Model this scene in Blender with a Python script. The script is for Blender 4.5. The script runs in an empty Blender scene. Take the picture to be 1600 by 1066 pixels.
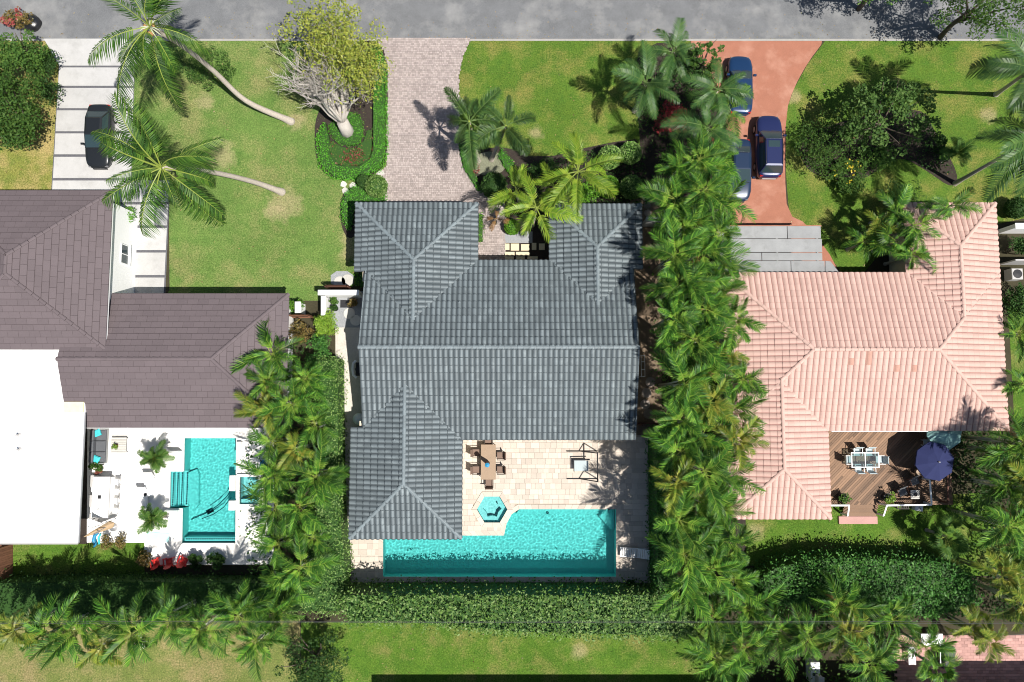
import bpy, bmesh, math, random
import numpy as np
from mathutils import Vector, Matrix, Euler, noise as mnoise
from mathutils.geometry import tessellate_polygon
random.seed(7); RNG = np.random.default_rng(7)
SC = bpy.context.scene; COL = SC.collection
R = math.radians
# ------------------------------------------------------------------ camera
TILT = R(4.6); DIST = 50.0; FPX = 1075.0
CY, CZ = -DIST * math.sin(TILT), DIST * math.cos(TILT)
cam_d = bpy.data.cameras.new('camera'); cam = bpy.data.objects.new('camera', cam_d); COL.objects.link(cam)
cam.location = (0, CY, CZ); cam.rotation_euler = (TILT, 0, 0)
cam_d.sensor_width = 36; cam_d.lens = 36 * FPX / 1600; cam_d.clip_end = 1500; cam_d.clip_start = 0.5
SC.camera = cam
# ------------------------------------------------------------------ sky, sun, exposure
SUNDIR = Vector((0.43, -0.32, 1.0)).normalized()
w = bpy.data.worlds.new('World'); SC.world = w; w.use_nodes = True
wn = w.node_tree.nodes; wl = w.node_tree.links
sky = wn.new('ShaderNodeTexSky'); sky.sky_type = 'NISHITA'; sky.sun_disc = False
sky.sun_elevation = math.asin(SUNDIR.z); sky.sun_rotation = math.atan2(SUNDIR.x, SUNDIR.y)
wn['Background'].inputs['Strength'].default_value = 0.06
wl.new(sky.outputs[0], wn['Background'].inputs['Color'])
sl = bpy.data.lights.new('sun', 'SUN'); sl.energy = 4.9; sl.angle = R(0.5); sl.color = (1.0, 0.955, 0.89)
so = bpy.data.objects.new('sun', sl); COL.objects.link(so); so.location = (20, -15, 60); sl.cycles.is_caustics_light = True
so.rotation_euler = SUNDIR.to_track_quat('Z', 'Y').to_euler()
SC.view_settings.view_transform = 'Standard'; SC.view_settings.look = 'None'
SC.view_settings.exposure = 0.56; SC.view_settings.gamma = 1.0; SC.view_settings.use_curve_mapping = False
SC.cycles.filter_width = 1.0; SC.cycles.max_bounces = 8; SC.cycles.diffuse_bounces = 3; SC.cycles.glossy_bounces = 3
SC.cycles.transparent_max_bounces = 12; SC.cycles.transmission_bounces = 6

def G(px, py, h=0.0):
    """where the sight line of a photo pixel meets the height h"""
    x = (px - 800) / FPX; y = (533 - py) / FPX
    c, s = math.cos(TILT), math.sin(TILT)
    dy, dz = y * c + s, y * s - c
    t = (h - CZ) / dz
    return (t * x, CY + t * dy)
def G3(px, py, h=0.0):
    a = G(px, py, h); return Vector((a[0], a[1], h))
def GP(pts, h=0.0): return [G(a, b, h) for a, b in pts]

# ------------------------------------------------------------------ object helpers
def link(o, parent=None):
    COL.objects.link(o)
    if parent is not None: o.parent = parent
    return o
def tag(o, label=None, cat=None, group=None, kind=None):
    if label: o['label'] = label
    if cat: o['category'] = cat
    if group: o['group'] = group
    if kind: o['kind'] = kind
    return o
def thing(name, label, cat, loc=(0, 0, 0), rz=0.0, group=None):
    o = bpy.data.objects.new(name, None); o.empty_display_size = 0.3
    o.location = loc; o.rotation_euler = (0, 0, rz); link(o)
    return tag(o, label, cat, group)
def copy_tree(o, parent=None):
    c = o.copy(); COL.objects.link(c)
    if parent is not None: c.parent = parent
    for ch in list(o.children): copy_tree(ch, c)
    return c
def inst(name, me, parent=None, mw=None):
    o = bpy.data.objects.new(name, me)
    if mw is not None: o.matrix_local = mw
    return link(o, parent)
def raw_mesh(name, v, f, mats, mi=None, smooth=False):
    me = bpy.data.meshes.new(name); me.from_pydata([tuple(p) for p in v], [], f)
    for m in (mats if isinstance(mats, (list, tuple)) else [mats]): me.materials.append(m)
    if mi is not None: me.polygons.foreach_set('material_index', mi)
    if smooth: me.polygons.foreach_set('use_smooth', [True] * len(me.polygons))
    me.update(); return me

class MB:
    def __init__(s): s.v = []; s.f = []; s.m = []; s.cur = 0
    def add(s, vs, fs):
        k = len(s.v); s.v += [tuple(p) for p in vs]; s.f += [tuple(i + k for i in q) for q in fs]; s.m += [s.cur] * len(fs); return s
    def box(s, x0, y0, z0, x1, y1, z1, M=None):
        vs = [(x0, y0, z0), (x1, y0, z0), (x1, y1, z0), (x0, y1, z0), (x0, y0, z1), (x1, y0, z1), (x1, y1, z1), (x0, y1, z1)]
        if M is not None: vs = [M @ Vector(p) for p in vs]
        return s.add(vs, [(3, 2, 1, 0), (4, 5, 6, 7), (0, 1, 5, 4), (1, 2, 6, 5), (2, 3, 7, 6), (3, 0, 4, 7)])
    def cbox(s, c, d, M=None):
        return s.box(c[0] - d[0] / 2, c[1] - d[1] / 2, c[2] - d[2] / 2, c[0] + d[0] / 2, c[1] + d[1] / 2, c[2] + d[2] / 2, M)
    def bbox(s, x0, y0, z0, x1, y1, z1, b=0.02, M=None):
        """box with chamfered top edges"""
        vs = [(x0, y0, z0), (x1, y0, z0), (x1, y1, z0), (x0, y1, z0), (x0, y0, z1 - b), (x1, y0, z1 - b), (x1, y1, z1 - b), (x0, y1, z1 - b),
              (x0 + b, y0 + b, z1), (x1 - b, y0 + b, z1), (x1 - b, y1 - b, z1), (x0 + b, y1 - b, z1)]
        if M is not None: vs = [M @ Vector(p) for p in vs]
        return s.add(vs, [(3, 2, 1, 0), (8, 9, 10, 11), (0, 1, 5, 4), (1, 2, 6, 5), (2, 3, 7, 6), (3, 0, 4, 7), (4, 5, 9, 8), (5, 6, 10, 9), (6, 7, 11, 10), (7, 4, 8, 11)])
    def prism(s, pts, z0, z1, top=True, bottom=False):
        n = len(pts); a = sum(pts[i][0] * pts[(i + 1) % n][1] - pts[(i + 1) % n][0] * pts[i][1] for i in range(n))
        if a < 0: pts = pts[::-1]
        vs = [(p[0], p[1], z0) for p in pts] + [(p[0], p[1], z1) for p in pts]
        fs = [(i, (i + 1) % n, n + (i + 1) % n, n + i) for i in range(n)]
        tr = tessellate_polygon([[Vector((p[0], p[1], 0)) for p in pts]])
        for t in tr:
            A, B, C = [pts[i] for i in t]
            if (B[0] - A[0]) * (C[1] - A[1]) - (B[1] - A[1]) * (C[0] - A[0]) < 0: t = t[::-1]
            if top: fs.append(tuple(i + n for i in t))
            if bottom: fs.append(tuple(t[::-1]))
        return s.add(vs, fs)
    def tube(s, pts, rad, n=8, cap=True):
        pts = [Vector(p) for p in pts]
        if not hasattr(rad, '__len__'): rad = [rad] * len(pts)
        vs = []; fs = []; up = Vector((0.13, 0.21, 0.97))
        for i, p in enumerate(pts):
            t = (pts[min(i + 1, len(pts) - 1)] - pts[max(i - 1, 0)]).normalized()
            if abs(t.dot(up)) > 0.95: up = Vector((0.97, 0.2, 0.1))
            a = t.cross(up).normalized(); b = t.cross(a)
            for k in range(n):
                q = 2 * math.pi * k / n
                vs.append(p + (a * math.cos(q) + b * math.sin(q)) * rad[i])
        for i in range(len(pts) - 1):
            for k in range(n):
                fs.append((i * n + k, i * n + (k + 1) % n, (i + 1) * n + (k + 1) % n, (i + 1) * n + k))
        if cap: fs += [tuple(range(n))[::-1], tuple((len(pts) - 1) * n + k for k in range(n))]
        return s.add(vs, [q[::-1] for q in fs])
    def lathe(s, c, prof, n=16):
        vs = []; fs = []
        for r, z in prof:
            for k in range(n):
                q = 2 * math.pi * k / n; vs.append((c[0] + r * math.cos(q), c[1] + r * math.sin(q), c[2] + z))
        for i in range(len(prof) - 1):
            for k in range(n): fs.append((i * n + k, i * n + (k + 1) % n, (i + 1) * n + (k + 1) % n, (i + 1) * n + k))
        fs += [tuple(range(n))[::-1], tuple((len(prof) - 1) * n + k for k in range(n))]
        return s.add(vs, fs)
    def mesh(s, name, mats, smooth=False): return raw_mesh(name, s.v, s.f, mats, s.m, smooth)
    def build(s, name, mats, parent=None, smooth=False):
        return link(bpy.data.objects.new(name, s.mesh(name, mats, smooth)), parent)
def sheet(name, pts, z, mat, kind='structure', holes=(), parent=None):
    loops = [[Vector((p[0], p[1], 0)) for p in pts]] + [[Vector((p[0], p[1], 0)) for p in h] for h in holes]
    flat = [p for l in loops for p in l]; fs = []
    for t in tessellate_polygon(loops):
        A, B, C = [flat[i] for i in t]
        fs.append(tuple(t) if (B - A).cross(C - A).z > 0 else tuple(t[::-1]))
    o = link(bpy.data.objects.new(name, raw_mesh(name, [(p.x, p.y, z) for p in flat], fs, mat)), parent)
    if kind: o['kind'] = kind
    return o
def smooth_poly(pts, it=2):
    for _ in range(it):
        q = []
        for i in range(len(pts)):
            a, b = pts[i], pts[(i + 1) % len(pts)]
            q += [(a[0] * .75 + b[0] * .25, a[1] * .75 + b[1] * .25), (a[0] * .25 + b[0] * .75, a[1] * .25 + b[1] * .75)]
        pts = q
    return pts
def inside(p, poly):
    r = False; n = len(poly)
    for i in range(n):
        a, b = poly[i], poly[(i + 1) % n]
        if (a[1] > p[1]) != (b[1] > p[1]) and p[0] < (b[0] - a[0]) * (p[1] - a[1]) / (b[1] - a[1]) + a[0]: r = not r
    return r

# ------------------------------------------------------------------ materials
class NT:
    def __init__(s, name):
        s.mat = bpy.data.materials.new(name); s.mat.use_nodes = True
        s.n = s.mat.node_tree.nodes; s.l = s.mat.node_tree.links
        s.b = s.n['Principled BSDF']; s.out = s.n['Material Output']
    def new(s, t, **k):
        q = s.n.new(t)
        for a, v in k.items(): setattr(q, a, v)
        return q
    def lk(s, a, b): s.l.new(a, b)
    def pos(s): return s.new('ShaderNodeNewGeometry').outputs['Position']
    def objco(s): return s.new('ShaderNodeTexCoord').outputs['Object']
    def noise(s, vec, scale, detail=4, rough=.55, dist=0):
        q = s.new('ShaderNodeTexNoise'); q.inputs['Scale'].default_value = scale; q.inputs['Detail'].default_value = detail
        q.inputs['Roughness'].default_value = rough; q.inputs['Distortion'].default_value = dist
        s.lk(vec, q.inputs['Vector']); return q.outputs['Fac']
    def ramp(s, fac, stops):
        q = s.new('ShaderNodeValToRGB'); e = q.color_ramp.elements
        while len(e) < len(stops): e.new(.5)
        for i, (p, c) in enumerate(stops): e[i].position = p; e[i].color = (*c, 1) if hasattr(c, '__len__') else (c, c, c, 1)
        s.lk(fac, q.inputs[0]); return q.outputs[0]
    def math(s, op, a, b=None, clamp=False):
        q = s.new('ShaderNodeMath', operation=op); q.use_clamp = clamp
        for i, x in enumerate((a, b)):
            if x is None: continue
            if isinstance(x, (int, float)): q.inputs[i].default_value = x
            else: s.lk(x, q.inputs[i])
        return q.outputs[0]
    def mix(s, fac, a, b, mode='MIX'):
        q = s.new('ShaderNodeMix', data_type='RGBA', blend_type=mode)
        for i, x in ((0, fac), (6, a), (7, b)):
            if isinstance(x, (int, float)): q.inputs[i].default_value = x
            elif isinstance(x, (tuple, list)): q.inputs[i].default_value = (*x, 1)
            else: s.lk(x, q.inputs[i])
        return q.outputs[2]
    def scale(s, col, val):
        q = s.new('ShaderNodeVectorMath', operation='SCALE')
        if isinstance(col, (tuple, list)): q.inputs[0].default_value = col
        else: s.lk(col, q.inputs[0])
        s.lk(val, q.inputs['Scale']); return q.outputs[0]
    def rnd(s):
        g = s.new('ShaderNodeNewGeometry').outputs['Random Per Island']; o = s.new('ShaderNodeObjectInfo').outputs['Random']
        return s.math('FRACT', s.math('ADD', s.math('MULTIPLY', o, 7.31), g))
    def bump(s, h, strength=.3, dist=.02):
        q = s.new('ShaderNodeBump'); q.inputs['Strength'].default_value = strength; q.inputs['Distance'].default_value = dist
        s.lk(h, q.inputs['Height']); s.lk(q.outputs[0], s.b.inputs['Normal'])
    def fin(s, col, rough=.8, spec=.3, metal=0):
        if isinstance(col, (tuple, list)): s.b.inputs['Base Color'].default_value = (*col, 1)
        else: s.lk(col, s.b.inputs['Base Color'])
        s.b.inputs['Roughness'].default_value = rough; s.b.inputs['Specular IOR Level'].default_value = spec; s.b.inputs['Metallic'].default_value = metal
        return s.mat
def M(name, base, rough=.8, var=.15, vs=2.0, fine=.1, fs=25.0, rnd=0.0, bump=.2, spec=.25, metal=0, loc=False, stain=None):
    t = NT(name); p = t.objco() if loc else t.pos()
    n1 = t.noise(p, vs, 4); n2 = t.noise(p, fs, 3)
    k = t.math('ADD', t.math('MULTIPLY', t.math('SUBTRACT', n1, .5), 2 * var), 1.0)
    k = t.math('ADD', k, t.math('MULTIPLY', t.math('SUBTRACT', n2, .5), 2 * fine))
    if rnd: k = t.math('ADD', k, t.math('MULTIPLY', t.math('SUBTRACT', t.rnd(), .5), 2 * rnd))
    c = t.scale(base, k)
    if stain:
        f = t.ramp(t.noise(p, stain[1], 5, .65), [(stain[2], 0.0), (stain[3], 1.0)])
        c = t.mix(t.math('MULTIPLY', f, stain[4]), c, stain[0])
    if bump: t.bump(n2, bump, .02)
    return t.fin(c, rough, spec, metal)
def grass(name, a, b, dry, dryamt=.35, ds=.35, spots=()):
    t = NT(name); p = t.pos()
    big = t.noise(p, .22, 3); mid = t.noise(p, 1.3, 5, .65); fine = t.noise(p, 9, 4, .7); vf = t.noise(p, 38, 2, .7)
    c = t.mix(t.ramp(mid, [(.3, 0.), (.7, 1.)]), a, b)
    f = t.math('ADD', t.noise(p, ds, 5, .6), t.math('MULTIPLY', t.math('SUBTRACT', fine, .5), .45))
    f = t.ramp(f, [(.5 - .12 * dryamt, 0.), (.78 - .2 * dryamt, 1.)])
    c = t.mix(t.math('MULTIPLY', f, min(1, .45 + dryamt)), c, dry)
    weed = t.ramp(t.noise(p, 2.6, 5, .7, .6), [(.57, 0.), (.66, 1.)]); c = t.mix(t.math('MULTIPLY', weed, .42), c, (b[0] * .55, b[1] * .72, b[2] * .6))
    for sx, sy, sr in spots:                                   # worn patches of thin dry turf
        d = t.new('ShaderNodeVectorMath', operation='DISTANCE'); t.lk(p, d.inputs[0]); d.inputs[1].default_value = (sx, sy, 0)
        q = t.math('ADD', t.math('DIVIDE', d.outputs['Value'], sr), t.math('MULTIPLY', t.math('SUBTRACT', mid, .5), 1.6))
        c = t.mix(t.math('MULTIPLY', t.ramp(q, [(.35, 1.), (.95, 0.)]), .55), c, (.33, .27, .15))
    k = t.math('ADD', t.math('MULTIPLY', t.math('SUBTRACT', fine, .5), 2.0), 1.0)
    k = t.math('ADD', k, t.math('MULTIPLY', t.math('SUBTRACT', vf, .5), 1.7))
    k = t.math('ADD', k, t.math('MULTIPLY', t.math('SUBTRACT', big, .5), .5))
    c = t.scale(c, k); t.bump(t.math('ADD', vf, fine), .6, .05)
    return t.fin(c, .9, .1)
def leaf(name, cols, trans=.3, rough=.45, spec=.35, objvar=.25):
    t = NT(name); r = t.new('ShaderNodeNewGeometry').outputs['Random Per Island']; o = t.new('ShaderNodeObjectInfo').outputs['Random']
    n = len(cols); c = t.ramp(r, [(i / max(1, n - 1), cols[i]) for i in range(n)])
    c = t.scale(c, t.math('ADD', t.math('MULTIPLY', o, 2 * objvar), 1 - objvar))
    t.fin(c, rough, spec)
    tr = t.new('ShaderNodeBsdfTranslucent'); t.lk(t.mix(.4, c, (.10, .2, .008)), tr.inputs[0])
    mx = t.new('ShaderNodeMixShader'); mx.inputs[0].default_value = trans
    t.lk(t.b.outputs[0], mx.inputs[1]); t.lk(tr.outputs[0], mx.inputs[2]); t.lk(mx.outputs[0], t.out.inputs[0])
    return t.mat
def water(name, tint, dens=1.0):
    t = NT(name); p = t.pos()
    g = t.new('ShaderNodeBsdfGlass'); g.inputs['Color'].default_value = (*tint, 1); g.inputs['Roughness'].default_value = 0; g.inputs['IOR'].default_value = 1.33
    t.lk(g.outputs[0], t.out.inputs[0]); return t.mat
def water_old(name, tint):
    t = NT(name); p = t.pos()
    tr = t.new('ShaderNodeBsdfTransparent'); tr.inputs[0].default_value = (*tint, 1)
    gl = t.new('ShaderNodeBsdfGlossy'); gl.inputs['Roughness'].default_value = .03
    fr = t.new('ShaderNodeFresnel'); fr.inputs[0].default_value = 1.33
    mp = t.new('ShaderNodeVectorMath', operation='MULTIPLY'); mp.inputs[1].default_value = (1, 1.5, 1); t.lk(p, mp.inputs[0])
    h = t.math('ADD', t.noise(mp.outputs[0], 5.5, 2, .5, .8), t.math('MULTIPLY', t.noise(mp.outputs[0], 13, 2), .35))
    q = t.new('ShaderNodeBump'); q.inputs['Strength'].default_value = 1.0; q.inputs['Distance'].default_value = .06
    t.lk(h, q.inputs['Height']); t.lk(q.outputs[0], gl.inputs['Normal']); t.lk(q.outputs[0], fr.inputs['Normal'])
    mx = t.new('ShaderNodeMixShader'); t.lk(fr.outputs[0], mx.inputs[0]); t.lk(tr.outputs[0], mx.inputs[1]); t.lk(gl.outputs[0], mx.inputs[2])
    t.lk(mx.outputs[0], t.out.inputs[0]); return t.mat
MT = {}
MT['soil'] = M('soil', (.045, .04, .022), .95, .4, .8, .5, 14, bump=.6)
MT['mulch'] = M('mulch', (.035, .027, .022), .95, .35, 3, .6, 22, bump=.6)
MT['asphalt'] = M('asphalt', (.138, .142, .147), .9, .3, .9, .5, 30, bump=.5, stain=((.245, .245, .24), .33, .48, .7, .85))
MT['edging'] = M('edging', (.30, .29, .27), .9, .2, 3, .3, 40)
MT['lawn_left'] = grass('lawn_left', (.122, .188, .046), (.085, .155, .034), (.26, .22, .10), .24, .35, [(*G(345, 243), 1.5), (*G(446, 318), 1.6), (*G(462, 190), .9), (*G(545, 395), .8), (*G(545, 370), .8), (*G(430, 330), 1.0), (*G(320, 160), .9)])
MT['lawn_dry'] = grass('lawn_dry', (.21, .205, .05), (.135, .17, .035), (.32, .25, .1), .6, .5)
MT['lawn_dry_back'] = grass('lawn_dry_back', (.165, .18, .055), (.11, .15, .035), (.26, .205, .10), .5, .45)
MT['lawn_mid'] = grass('lawn_mid', (.09, .15, .02), (.06, .128, .018), (.235, .19, .06), .26, .42, [(*G(838, 208), .7), (*G(1405, 140), .9), (*G(1240, 150), .8), (*G(1545, 180), .8)])
MT['lawn_back'] = grass('lawn_back', (.088, .16, .02), (.055, .125, .015), (.24, .19, .075), .18, .5, [(*G(905, 1018), .7), (*G(1180, 830), .8)])
MT['concrete'] = M('concrete', (.42, .415, .405), .85, .12, 1.2, .14, 30, rnd=.06, bump=.15, stain=((.29, .285, .27), .9, .5, .75, .6))
MT['joint'] = M('joint', (.10, .10, .11), .95, .3, 8, .5, 30)
MT['paver'] = M('paver', (.335, .285, .265), .85, .12, .5, .14, 20, rnd=.19, bump=.2)
MT['paver_bed'] = M('paver_bed', (.20, .165, .155), .95, .2, 2, .3, 20)
MT['red_conc'] = M('red_concrete', (.30, .125, .08), .8, .14, 1.5, .25, 28, bump=.25, stain=((.46, .25, .18), .55, .48, .75, .65))
MT['travertine'] = M('travertine', (.515, .45, .38), .75, .1, 1.5, .12, 24, rnd=.15, bump=.12, spec=.3)
MT['trav_bed'] = M('travertine_bed', (.40, .33, .26), .9, .15, 2, .2, 20)
MT['white_deck'] = M('white_deck', (.80, .775, .735), .7, .05, 1.0, .05, 20, rnd=.03, bump=.08)
MT['white_wall'] = M('white_wall', (.80, .80, .79), .8, .04, 1.0, .03, 20, bump=.06)
MT['cream'] = M('cream_wall', (.62, .55, .42), .85, .08, 1.5, .06, 20)
MT['white_roof'] = M('white_roof', (.82, .82, .81), .7, .03, .7, .03, 12, bump=.05)
MT['grey_tile'] = M('grey_tile', (.125, .15, .16), .6, .1, .5, .16, 18, rnd=.16, bump=.25, spec=.4, stain=((.30, .35, .36), 1.1, .54, .8, .55))
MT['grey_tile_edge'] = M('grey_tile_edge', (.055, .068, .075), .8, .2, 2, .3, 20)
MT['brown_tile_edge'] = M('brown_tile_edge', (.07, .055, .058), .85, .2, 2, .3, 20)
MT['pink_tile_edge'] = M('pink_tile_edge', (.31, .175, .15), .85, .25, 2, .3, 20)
MT['grey_ridge'] = M('grey_ridge', (.15, .182, .195), .6, .12, 2, .15, 18, rnd=.12, bump=.25, spec=.4)
MT['grey_deck'] = M('grey_underlay', (.06, .075, .085), .9, .1, 2, .1, 10)
MT['brown_tile'] = M('brown_tile', (.115, .093, .098), .75, .1, .5, .16, 20, rnd=.055, bump=.25, spec=.3)
MT['brown_deck'] = M('brown_underlay', (.05, .04, .042), .9, .1, 2, .1, 10)
MT['pink_tile'] = M('pink_tile', (.49, .33, .28), .75, .08, .5, .1, 15, rnd=.07, bump=.2, spec=.3, stain=((.54, .39, .335), .7, .5, .8, .5))
MT['terra'] = M('orange_tile', (.40, .23, .18), .8, .15, 3, .2, 20)
MT['pink_deck'] = M('pink_underlay', (.22, .10, .085), .9, .1, 2, .1, 10)
MT['fascia'] = M('fascia', (.42, .41, .40), .7, .05, 2, .05, 10)
MT['pebble'] = M('pebble', (.165, .17, .115), .9, .3, 2.5, .8, 16, bump=.8)
MT['white_gravel'] = M('white_gravel', (.52, .48, .42), .9, .15, 2, .55, 26, bump=.8)
MT['grey_gravel'] = M('grey_gravel', (.27, .28, .29), .9, .15, 2, .9, 30, bump=.9)
MT['brown_gravel'] = M('brown_gravel', (.17, .125, .085), .95, .3, 1.5, .6, 26, bump=.8)
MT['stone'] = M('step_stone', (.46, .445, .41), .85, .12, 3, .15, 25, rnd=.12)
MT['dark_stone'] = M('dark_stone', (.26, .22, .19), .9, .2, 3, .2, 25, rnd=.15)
MT['deck_wood'] = M('deck_wood', (.19, .112, .066), .65, .15, 1.2, .25, 18, rnd=.42, bump=.2, spec=.3)
MT['dark_wood'] = M('dark_wood', (.10, .045, .03), .7, .2, 2, .25, 18, rnd=.2)
MT['fence_wood'] = M('fence_wood', (.16, .075, .045), .8, .2, 2, .3, 15, rnd=.2)
MT['plaster_pool'] = M('pool_plaster', (.31, .67, .645), .7, .05, 1.0, .1, 12, bump=.05)
MT['pool_tile'] = M('pool_tile', (.12, .40, .43), .35, .1, 2, .2, 18, rnd=.3, spec=.5)
MT['dot_tile'] = M('dot_tile', (.02, .11, .14), .35, .1, 2, .2, 18, rnd=.3, spec=.5)
MT['plaster_pale'] = M('pool_step', (.42, .74, .74), .7, .05, 1.0, .1, 12, bump=.05)
MT['water'] = water('water', (.56, .93, .93))
MT['water_pale'] = water('water_pale', (.72, .96, .96))
MT['cable'] = M('cable_grey', (.09, .09, .09), .7, .05, 3, .05, 20, bump=0)
MT['metal'] = M('metal', (.55, .55, .55), .35, .05, 3, .05, 20, metal=.8, bump=0)
MT['black'] = M('black_metal', (.025, .025, .028), .5, .1, 3, .1, 20, bump=0)
MT['white_paint'] = M('white_paint', (.80, .80, .79), .5, .03, 3, .03, 20, bump=.03)
MT['bronze'] = M('bronze_metal', (.05, .042, .036), .5, .1, 3, .1, 20, bump=0)
MT['tan_top'] = M('tan_top', (.30, .215, .145), .5, .1, 3, .15, 18, bump=.05)
MT['tan_sling'] = M('tan_sling', (.19, .13, .10), .8, .1, 3, .2, 60)
MT['grey_cushion'] = M('grey_cushion', (.10, .105, .115), .95, .1, 3, .15, 60)
MT['dark_cushion'] = M('dark_cushion', (.115, .12, .125), .95, .1, 3, .15, 60)
MT['pale_sling'] = M('pale_sling', (.40, .46, .47), .8, .08, 3, .12, 60)
MT['aqua_fabric'] = M('aqua_fabric', (.06, .48, .52), .9, .1, 3, .1, 60)
MT['navy'] = M('navy_fabric', (.02, .026, .085), .85, .1, 2, .12, 70)
MT['teal_fabric'] = M('teal_fabric', (.21, .37, .35), .85, .1, 2, .12, 70)
MT['tan_fabric'] = M('tan_fabric', (.42, .30, .18), .9, .1, 2, .12, 70)
MT['red_plastic'] = M('red_plastic', (.55, .03, .025), .4, .05, 3, .05, 20, bump=0, spec=.5)
MT['blue_plastic'] = M('blue_plastic', (.03, .24, .42), .4, .05, 3, .05, 20, bump=0, spec=.5)
MT['terracotta'] = M('terracotta', (.26, .11, .06), .8, .15, 3, .2, 20)
MT['grey_sheet'] = M('carport_sheet', (.245, .25, .25), .75, .25, 1.2, .12, 20, rnd=.1, bump=.15, stain=((.16, .16, .155), .9, .55, .75, .6))
MT['brick_patio'] = M('brick_patio', (.43, .25, .22), .85, .15, 1, .15, 20, rnd=.22)
MT['bark_grey'] = M('bark_grey', (.40, .37, .33), .9, .2, 3, .3, 18, bump=.6)
MT['palm_bark'] = M('palm_bark', (.36, .32, .27), .9, .2, 2, .35, 12, bump=.8)
MT['bark_dark'] = M('bark_dark', (.10, .08, .06), .95, .2, 3, .3, 18, bump=.6)
MT['rachis'] = M('palm_stalk', (.20, .25, .045), .5, .1, 3, .1, 20, bump=0)
MT['rachis_green'] = M('palm_stalk_green', (.085, .14, .035), .6, .1, 3, .1, 20, bump=0)
MT['rachis_pale'] = M('palm_stalk_pale', (.40, .42, .30), .5, .1, 3, .1, 20, bump=0)
MT['husk'] = M('palm_husk', (.33, .19, .08), .9, .2, 6, .3, 20)
MT['glass'] = M('dark_glass', (.025, .045, .05), .08, 0, 2, 0, 10, bump=0, spec=.8)
MT['rubber'] = M('rubber', (.02, .02, .02), .85, .1, 5, .1, 20, bump=0)
MT['bag'] = M('black_plastic', (.012, .012, .014), .28, .1, 5, .1, 20, bump=.5, spec=.6)
def carpaint(name, c):
    t = NT(name); t.fin(c, .32, .4, .1); t.b.inputs['Coat Weight'].default_value = .45; t.b.inputs['Coat Roughness'].default_value = .04; return t.mat
MT['car_black'] = carpaint('car_black', (.014, .016, .018)); MT['car_blue'] = carpaint('car_blue', (.008, .03, .085)); MT['car_navy'] = carpaint('car_navy', (.014, .02, .075))
MT['car_dark'] = carpaint('car_dark', (.012, .026, .06))
MT['lamp_glass'] = M('lamp_glass', (.16, .16, .17), .15, 0, 2, 0, 10, bump=0, spec=.6)
MT['tail_glass'] = M('tail_glass', (.4, .015, .01), .15, 0, 2, 0, 10, bump=0, spec=.6)
# foliage
MT['areca'] = leaf('areca_leaf', [(.022, .075, .010), (.04, .125, .014), (.085, .20, .02), (.20, .32, .04)], .22, .5, .25, objvar=.36)
MT['areca_gold'] = leaf('areca_gold_leaf', [(.07, .13, .015), (.15, .21, .022), (.30, .28, .045)], .24, objvar=.3)
MT['areca_dead'] = leaf('dry_palm_leaf', [(.26, .13, .05), (.33, .19, .07), (.22, .12, .05)], .2)
MT['coco'] = leaf('coconut_leaf', [(.018, .055, .010), (.042, .105, .014), (.10, .18, .024)], .2, .5, .2)
MT['foxtail'] = leaf('foxtail_leaf', [(.03, .075, .02), (.05, .11, .026), (.10, .17, .035)], .25)
MT['foxtail_lime'] = leaf('foxtail_lime_leaf', [(.10, .20, .015), (.19, .31, .025), (.30, .39, .04)], .35)
MT['royal'] = leaf('royal_leaf', [(.03, .085, .022), (.05, .12, .028), (.09, .17, .035)], .3)
MT['hedge'] = leaf('hedge_leaf', [(.05, .13, .022), (.115, .24, .04), (.27, .38, .13), (.14, .27, .045)], .25, .5, .25)
MT['clusia'] = leaf('clusia_leaf', [(.028, .11, .02), (.06, .19, .03), (.13, .31, .06)], .24, .5, .25)
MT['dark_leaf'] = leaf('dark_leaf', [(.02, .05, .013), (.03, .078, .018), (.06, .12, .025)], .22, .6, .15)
MT['open_leaf'] = leaf('open_leaf', [(.04, .095, .022), (.075, .155, .032), (.14, .23, .055)], .28, .6, .2)
MT['mid_leaf'] = leaf('mid_leaf', [(.035, .09, .018), (.06, .135, .024), (.11, .19, .035)], .25, .6, .15)
MT['bright_leaf'] = leaf('bright_leaf', [(.06, .17, .012), (.09, .24, .015), (.14, .30, .022)], .25)
MT['ground_leaf'] = leaf('ground_leaf', [(.04, .19, .010), (.07, .27, .014), (.11, .32, .02)], .25)
MT['ficus'] = leaf('ficus_leaf', [(.16, .22, .03), (.26, .30, .045), (.34, .34, .06), (.12, .18, .03)], .3)
MT['lime_bush'] = leaf('lime_bush_leaf', [(.12, .24, .02), (.19, .32, .03), (.26, .38, .05)], .3)
MT['croton'] = leaf('croton_leaf', [(.16, .012, .02), (.30, .02, .03), (.40, .05, .06), (.06, .04, .02)], .2)
MT['red_flower'] = leaf('red_flower', [(.22, .03, .035), (.32, .07, .07), (.08, .10, .03)], .2)
MT['yellow_flower'] = leaf('yellow_flower', [(.55, .45, .02), (.6, .5, .05)], .2)
MT['russet'] = leaf('russet_leaf', [(.16, .10, .03), (.10, .09, .02), (.22, .14, .05)], .2)
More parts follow.
